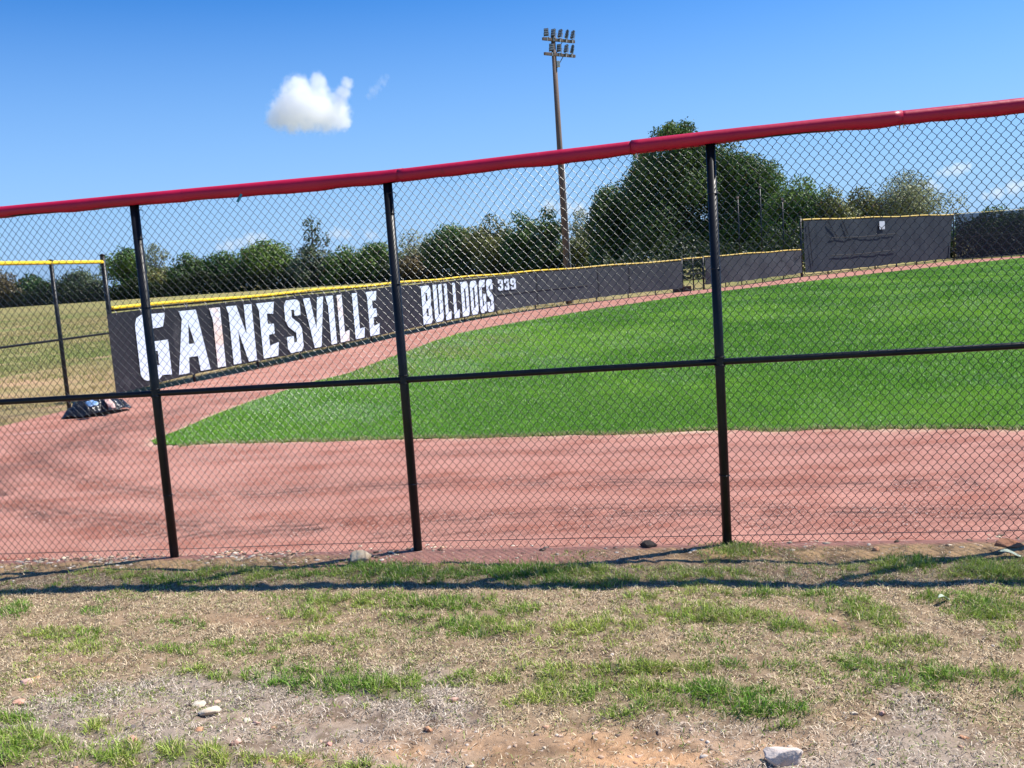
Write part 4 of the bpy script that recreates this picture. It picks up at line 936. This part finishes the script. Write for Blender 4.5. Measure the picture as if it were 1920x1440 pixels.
for i, (px_, yt, yb, lb) in enumerate([(1387, 372, 475, 'slim dark pole before the big tree, leftmost of three'), (1429, 352, 470, 'slim dark pole before the big tree, tallest of three'), (1470, 375, 466, 'slim dark pole before the big tree, nearest the tall screen')]):
    D = 64.0; p = at(px_, 470, D); t_ = at(px_, yt, D)
    e = empty('slim_pole', (p[0], p[1], 0)); tag(e, lb, 'pole', 'slim poles behind the low outfield fence')
    MB().tube([(0, 0, -.2), (0, 0, t_[2])], .045, 8).build('pole', M_POST, e, smooth=True)
    MB().tube([(0, 0, t_[2]), (0, 0, t_[2] + .14)], .075, 8).build('cap', mat('weathered_knob', (.45, .3, .27), .7), e)

# ------------------------------------------------------------------ trees
def tree(cx, ytop, wpx, dist, kind, label, seed, lobes=None, fill=1.0, gaps=0.0, shape='dome', name='tree', wf=1.22):
    rg = np.random.default_rng(seed)
    base = at(cx, 480, dist); top = at(cx, ytop, dist)
    X0 = top[0] + 0.0; Hh = top[2]; W = wpx / FPX * dist * wf
    leafpx = 4.2 if gaps < .5 else 3.2
    ls = leafpx / FPX * dist
    e = empty(name, (X0, dist, 0)); tag(e, label, 'tree', 'trees behind the field')
    z0 = Hh * (.04 if shape != 'tall' else .08)
    Cc = []; nl = int(34 * fill)
    tries = 0
    while len(Cc) < nl and tries < 4000:
        tries += 1
        u = rg.uniform(-1, 1); v = rg.uniform(0, 1); w_ = rg.uniform(-1, 1)
        if shape == 'dome': lim = math.sqrt(max(0, 1 - max(0, (v - .35) / .65) ** 2.2))
        elif shape == 'cone': lim = max(.12, (1 - v) ** .75) * 1.0
        elif shape == 'tall': lim = math.sin(math.pi * min(1, .25 + v * .72)) ** .7
        else: lim = math.sqrt(max(0.05, 1 - (2 * v - 1) ** 2 * .8))
        if u * u + w_ * w_ > lim * lim: continue
        rr = W * rg.uniform(.15, .25) * (1.0 if shape != 'cone' else .75)
        rr = min(rr, Hh * .27)
        zc = z0 + rr * .6 + v * (Hh - z0 - rr * 1.5)
        Cc.append((u * (W / 2 - rr * .75), w_ * (W / 2 - rr * .75) * .8, zc, rr, rg.uniform(.8, 1.25)))
    Cc.append((0, 0, Hh - W * .17, W * .17, 1.1))
    if lobes:
        Cc = []
        for lx, ly, lr in lobes:
            q = at(lx, ly, dist); r_ = lr / FPX * dist
            for _ in range(5):
                Cc.append((q[0] - X0 + rg.normal(0, .30) * r_, rg.uniform(-1, 1) * W * .25, q[2] + rg.normal(0, .18) * r_, r_ * rg.uniform(.68, 1.0), rg.uniform(.8, 1.25)))
    area = sum(4 * math.pi * (c[3] ** 2) for c in Cc)
    n = int(min(area / (ls * ls) * 1.05 * (1 - gaps * .75), 110000))
    wts = np.array([c[3] ** 2 for c in Cc]); wts /= wts.sum(); pick = rg.choice(len(Cc), n, p=wts); CA = np.array(Cc)
    dv = rg.normal(size=(n, 3)); dv /= np.linalg.norm(dv, axis=1, keepdims=True)
    ra = CA[pick, 3] * (1 - .45 * rg.random(n) ** 1.6)
    bumpy = 1 + .42 * (fbm(dv[:, 0] * 2 + pick, dv[:, 2] * 2 + dv[:, 1], 2.2, seed, 3) - .5) * 2
    P = CA[pick, :3] + dv * (ra * bumpy)[:, None] * np.array([1, 1, .85])
    P[:, 2] = np.clip(P[:, 2], .1, None)
    nrm = dv * .9 + rg.normal(size=(n, 3)) * .75 + np.array([0, 0, .35]); nrm /= np.linalg.norm(nrm, axis=1, keepdims=True)
    t1 = np.cross(nrm, rg.normal(size=(n, 3))); t1 /= np.linalg.norm(t1, axis=1, keepdims=True); t2 = np.cross(nrm, t1)
    sz = ls * rg.uniform(.55, 1.35, n)
    a_ = t1 * (sz * .5)[:, None]; b_ = t2 * (sz * .38)[:, None]
    V = np.stack([P - a_, P - b_ + nrm * (sz * .06)[:, None], P + a_, P + b_ + nrm * (sz * .06)[:, None]], 1).reshape(-1, 3)
    F = np.arange(n * 4).reshape(n, 4)
    pal = {'dark': ((.045, .088, .024), (.155, .25, .06)), 'green': ((.055, .12, .028), (.18, .275, .055)), 'olive': ((.11, .13, .04), (.27, .28, .09)), 'brown': ((.11, .09, .04), (.23, .17, .07)),
           'pale': ((.20, .23, .11), (.40, .42, .22)), 'blue': ((.07, .105, .055), (.17, .22, .11))}[kind]
    t = np.clip(CA[pick, 4] - .85 + 2.4 * (fbm(P[:, 0] / ls + P[:, 1] / ls, P[:, 2] / ls, .09, seed, 3) - .45) + rg.normal(0, .22, n), 0, 1)[:, None]
    cl = np.array(pal[0]) * (1 - t) + np.array(pal[1]) * t
    odd = (rg.random(n) < .03)[:, None]; cl = np.where(odd, np.array([.20, .12, .05]), cl)
    cl = cl * (1 + rg.uniform(-.25, .25, (n, 1)))
    np_mesh('crown', V, F, M_LEAF, parent=e, colors=np.repeat(cl, 4, axis=0))
    mb = MB(); tr = max(.12, W * .035)
    mb.tube([(0, 0, -.3), (.02 * W, 0, Hh * .3), (-.02 * W, .01 * W, Hh * .6), (0, 0, Hh * .86)], [tr, tr * .7, tr * .42, tr * .1], 9)
    br = [Cc[i] for i in rg.choice(len(Cc) - 1, min(len(Cc) - 1, 16 if gaps > .5 else 9), replace=False)]
    for c in br:
        z1 = max(Hh * .12, c[2] * .55)
        mb.tube([(0, 0, z1), (c[0] * .5, c[1] * .5, (z1 + c[2]) * .55), (c[0], c[1], c[2])], [tr * .36, tr * .22, tr * .06], 6)
        if gaps > .5:
            for _ in range(4):
                q = rg.normal(size=3); q /= np.linalg.norm(q); q[2] = abs(q[2]); m_ = np.array([c[0] * .75, c[1] * .75, c[2] * .9])
                mb.tube([m_, m_ + q * c[3] * .6, m_ + q * c[3] * 1.1 + np.array([0, 0, .1 * c[3]])], [tr * .14, tr * .09, tr * .03], 4)
    mb.build('trunk', M_TRUNK, e, smooth=True)
    return e
TREES = [
 (-25, 500, 95, 320, 'brown', 'reddish brown tree at the left end of the tree line', 1, dict()),
 (58, 511, 92, 330, 'green', 'rounded bush-like tree standing apart at the left end', 2, dict()),
 (148, 500, 90, 325, 'blue', 'airy tree with sky gaps behind the yellow-capped fence corner', 3, dict(gaps=.35)),
 (232, 458, 78, 320, 'green', 'slim tree left of the left fence post', 4, dict(gaps=.1)),
 (288, 452, 60, 318, 'pale', 'thin bare-topped tree just right of the left fence post', 5, dict(gaps=.72)),
 (290, 500, 80, 316, 'olive', 'low olive shrubby tree under the thin bare-topped tree', 6, dict()),
 (352, 470, 74, 315, 'dark', 'dark tree with reddish top right of the left fence post', 7, dict()),
 (415, 466, 74, 312, 'green', 'green tree over the letters A and I of the banner', 8, dict()),
 (500, 444, 112, 308, 'green', 'broad bright-topped tree left of the tall pointed tree', 9, dict()),
 (583, 404, 92, 300, 'blue', 'tall pointed grey-green tree rising above the left tree row', 10, dict(shape='cone', gaps=.12)),
 (645, 455, 76, 296, 'green', 'rounded tree just right of the tall pointed tree', 11, dict()),
 (705, 449, 86, 290, 'green', 'rounded green tree left of the middle fence post', 12, dict()),
 (775, 426, 72, 280, 'pale', 'half-bare pale tree right of the middle fence post', 13, dict(gaps=.8, shape='round')),
 (778, 470, 84, 275, 'brown', 'low brownish tree in front of the half-bare pale tree', 14, dict()),
 (845, 416, 100, 262, 'dark', 'dark tree rising over the word on the right of the banner', 15, dict()),
 (918, 399, 96, 254, 'olive', 'olive-topped tree over the number on the wind screen', 16, dict()),
 (972, 391, 78, 246, 'green', 'green tree second left of the floodlight pole', 17, dict()),
 (1026, 382, 74, 240, 'dark', 'dark tree immediately left of the floodlight pole', 18, dict()),
 (1088, 386, 62, 235, 'pale', 'thin pale tree between floodlight pole and the giant tree', 19, dict(gaps=.6)),
 (1096, 425, 90, 225, 'olive', 'light green low tree right of the floodlight pole', 20, dict()),
 (1150, 338, 90, 152, 'dark', 'lower dark tree at the left shoulder of the giant tree', 21, dict(lobes=[(1152, 372, 34), (1136, 398, 30), (1128, 425, 28), (1165, 400, 40), (1145, 440, 40), (1130, 465, 30), (1180, 440, 40), (1160, 475, 40)])),
 (1270, 229, 250, 148, 'dark', 'giant dark tree poking above the crimson fence cap', 22, dict(lobes=[(1254, 248, 19), (1284, 246, 19), (1240, 262, 19), (1300, 262, 19), (1270, 265, 28), (1265, 300, 42), (1222, 318, 34), (1205, 335, 30), (1310, 300, 42), (1345, 302, 36), (1375, 312, 30), (1218, 300, 28), (1195, 365, 36), (1215, 385, 45), (1270, 350, 60), (1330, 355, 60), (1375, 330, 40), (1250, 420, 60), (1320, 420, 65), (1220, 450, 50), (1290, 470, 55), (1350, 460, 50)])),
 (1415, 292, 130, 144, 'green', 'broad green tree right of the right fence post', 25, dict(lobes=[(1395, 320, 34), (1430, 332, 32), (1448, 350, 24), (1400, 365, 50), (1445, 385, 36), (1390, 415, 50), (1440, 430, 45), (1410, 460, 50), (1370, 450, 40)])),
 (1500, 322, 135, 135, 'green', 'dark tree at the left end of the tall dark screen', 26, dict()),
 (1558, 346, 96, 132, 'olive', 'small olive-brown tree above the tall dark screen', 27, dict()),
 (1612, 346, 110, 140, 'olive', 'loose olive tree left of the pale airy tree', 28, dict(gaps=.3)),
 (1708, 314, 150, 140, 'pale', 'pale airy round tree above the tall dark screen', 29, dict(gaps=.74, shape='round')),
 (1868, 380, 170, 82, 'dark', 'dark tree seen through the see-through screen', 30, dict()),
 (1985, 366, 170, 82, 'green', 'green tree past the right edge behind the see-through screen', 31, dict()),
]
for cx, yt, wp, D, kd, lb, sd, kw in TREES: tree(cx, yt, wp, D, kd, lb, sd, **kw)
# dark undergrowth closing the foot of the tree line
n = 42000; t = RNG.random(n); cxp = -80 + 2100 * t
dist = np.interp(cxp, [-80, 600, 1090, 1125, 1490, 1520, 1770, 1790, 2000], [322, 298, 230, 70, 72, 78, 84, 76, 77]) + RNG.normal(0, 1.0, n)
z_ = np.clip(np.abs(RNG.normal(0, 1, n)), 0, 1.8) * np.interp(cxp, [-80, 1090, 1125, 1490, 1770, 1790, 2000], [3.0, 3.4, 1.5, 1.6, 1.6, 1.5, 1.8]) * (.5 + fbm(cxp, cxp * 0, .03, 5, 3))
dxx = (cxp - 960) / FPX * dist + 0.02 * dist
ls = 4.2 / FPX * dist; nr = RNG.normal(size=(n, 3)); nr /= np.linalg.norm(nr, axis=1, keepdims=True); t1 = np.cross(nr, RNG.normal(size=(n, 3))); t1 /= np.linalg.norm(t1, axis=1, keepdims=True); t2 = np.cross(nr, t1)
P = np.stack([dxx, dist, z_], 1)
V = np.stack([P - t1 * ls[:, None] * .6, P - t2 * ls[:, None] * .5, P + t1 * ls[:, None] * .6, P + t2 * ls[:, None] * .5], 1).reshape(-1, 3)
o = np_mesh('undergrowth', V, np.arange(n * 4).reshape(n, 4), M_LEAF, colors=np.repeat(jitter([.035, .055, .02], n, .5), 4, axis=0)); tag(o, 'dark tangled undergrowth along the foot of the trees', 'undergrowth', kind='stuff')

# ------------------------------------------------------------------ clouds
def cloud_mat(name, dens, scale, seed, lobes, amp=1.0, lo=.16, hi=.50):
    """vapour whose density falls off from the heart of each lobe and is frayed by noise"""
    m = bpy.data.materials.new(name); m.use_nodes = True; nt = m.node_tree; N = nt.nodes; L = nt.links
    N.remove(N['Principled BSDF']); out = N['Material Output']
    v = N.new('ShaderNodeVolumePrincipled'); v.inputs['Color'].default_value = (.985, .99, 1, 1); v.inputs['Anisotropy'].default_value = .25
    tc = N.new('ShaderNodeTexCoord'); nz = N.new('ShaderNodeTexNoise'); nz.inputs['Scale'].default_value = scale; nz.inputs['Detail'].default_value = 7; nz.inputs['Roughness'].default_value = .62
    mp = N.new('ShaderNodeMapping'); mp.inputs['Location'].default_value = (seed, seed * 2, seed * 3)
    L.new(tc.outputs['Object'], mp.inputs[0]); L.new(mp.outputs[0], nz.inputs[0])
    prev = None
    for c, r in lobes:
        d = N.new('ShaderNodeVectorMath'); d.operation = 'DISTANCE'; d.inputs[1].default_value = c; L.new(tc.outputs['Object'], d.inputs[0])
        f = N.new('ShaderNodeMath'); f.operation = 'MULTIPLY_ADD'; f.inputs[1].default_value = -1 / r; f.inputs[2].default_value = 1.0; L.new(d.outputs['Value'], f.inputs[0])
        if prev is None: prev = f
        else:
            x_ = N.new('ShaderNodeMath'); x_.operation = 'SMOOTH_MAX'; x_.inputs[2].default_value = .12; L.new(prev.outputs[0], x_.inputs[0]); L.new(f.outputs[0], x_.inputs[1]); prev = x_
    a = N.new('ShaderNodeMath'); a.operation = 'MULTIPLY_ADD'; a.inputs[1].default_value = amp; a.inputs[2].default_value = -.5 * amp; L.new(nz.outputs[0], a.inputs[0])
    b = N.new('ShaderNodeMath'); b.operation = 'ADD'; L.new(a.outputs[0], b.inputs[0]); L.new(prev.outputs[0], b.inputs[1])
    mr = N.new('ShaderNodeMapRange'); mr.interpolation_type = 'SMOOTHSTEP'; mr.inputs['From Min'].default_value = lo; mr.inputs['From Max'].default_value = hi; mr.inputs['To Max'].default_value = dens; L.new(b.outputs[0], mr.inputs[0])
    L.new(mr.outputs[0], v.inputs['Density']); L.new(v.outputs[0], out.inputs['Volume'])
    return m
def cloud(name, lobes, D, dens, nscale, label, group=None, seed=3, amp=1.0, lo=.16, hi=.5, big=1.35):
    """lobes: (px, py, radius px, depth offset px)"""
    e0 = at(lobes[0][0], lobes[0][1], D); k = D / FPX
    bm = bmesh.new(); LB = []
    for cx, cy, r, dz in lobes:
        p = at(cx, cy, D) - e0; r = r * big
        c = (float(p[0]), float(p[1] + dz * k), float(p[2])); LB.append((c, r * k))
        bmesh.ops.create_icosphere(bm, subdivisions=3, radius=1, matrix=Matrix.Translation(c) @ Matrix.Diagonal((r * k * 1.1, r * k * 1.1, r * k * 1.1, 1)))
    me = bpy.data.meshes.new(name); bm.to_mesh(me); bm.free(); me.materials.append(cloud_mat('cloud_vapour', dens, nscale, seed, LB, amp, lo, hi))
    o = bpy.data.objects.new(name, me); COL.objects.link(o); o.location = e0
    rm = o.modifiers.new('join', 'REMESH'); rm.mode = 'VOXEL'; rm.voxel_size = 3 * k
    tag(o, label, 'cloud', group); return o
DC = 1500.0
kc = DC / FPX
cloud('cloud', [(565, 190, 40, 0), (548, 208, 38, 5), (590, 205, 38, -5), (610, 212, 34, 0), (632, 215, 26, 0), (530, 218, 26, 0), (560, 165, 24, 0), (596, 155, 17, 0), (594, 144, 11, 0), (600, 172, 18, 0), (643, 174, 15, 0), (651, 157, 12, 0), (634, 192, 18, 0), (575, 232, 18, 0), (640, 228, 18, 0), (514, 225, 16, 0)], DC, .055, 1 / (13 * kc), 'single white puffy cloud high in the blue sky', amp=1.15, lo=.12, hi=.62)
cloud('cloud', [(700, 172, 12, 0), (708, 163, 10, 0), (718, 153, 11, 0), (726, 145, 7, 0), (692, 180, 8, 0)], DC, .014, 1 / (7 * kc), 'tiny wisp of cloud right of the puffy cloud', 'clouds', seed=7, amp=1.9, lo=.25, hi=.8)
low = [([(1795, 318, 16, 0), (1776, 322, 12, 0), (1812, 313, 11, 0), (1760, 324, 8, 0)], 'small low cloud above the pale airy tree'),
       ([(1745, 348, 14, 0), (1726, 345, 10, 0), (1762, 352, 10, 0)], 'small low cloud behind the pale airy tree'),
       ([(1870, 362, 14, 0), (1900, 352, 16, 0), (1925, 346, 14, 0), (1848, 368, 10, 0)], 'faint low cloud at the right edge above the far screen'),
       ([(430, 460, 14, 0), (412, 464, 10, 0), (470, 450, 16, 0), (492, 447, 13, 0), (450, 456, 12, 0)], 'low cloud behind the left tree row'),
       ([(632, 437, 13, 0), (650, 440, 11, 0), (618, 440, 8, 0)], 'small low cloud right of the tall pointed tree'),
       ([(692, 440, 10, 0), (704, 442, 7, 0)], 'tiny low cloud left of the middle fence post'),
       ([(1030, 388, 15, 0), (1060, 390, 17, 0), (1085, 394, 16, 0), (1105, 404, 13, 0)], 'low cloud behind the floodlight pole')]
for i, (L_, lb) in enumerate(low): cloud('cloud', L_, DC * 1.3, .022, 1 / (11 * kc), lb, 'clouds', seed=11 + i, amp=1.4, lo=.15, hi=.7)
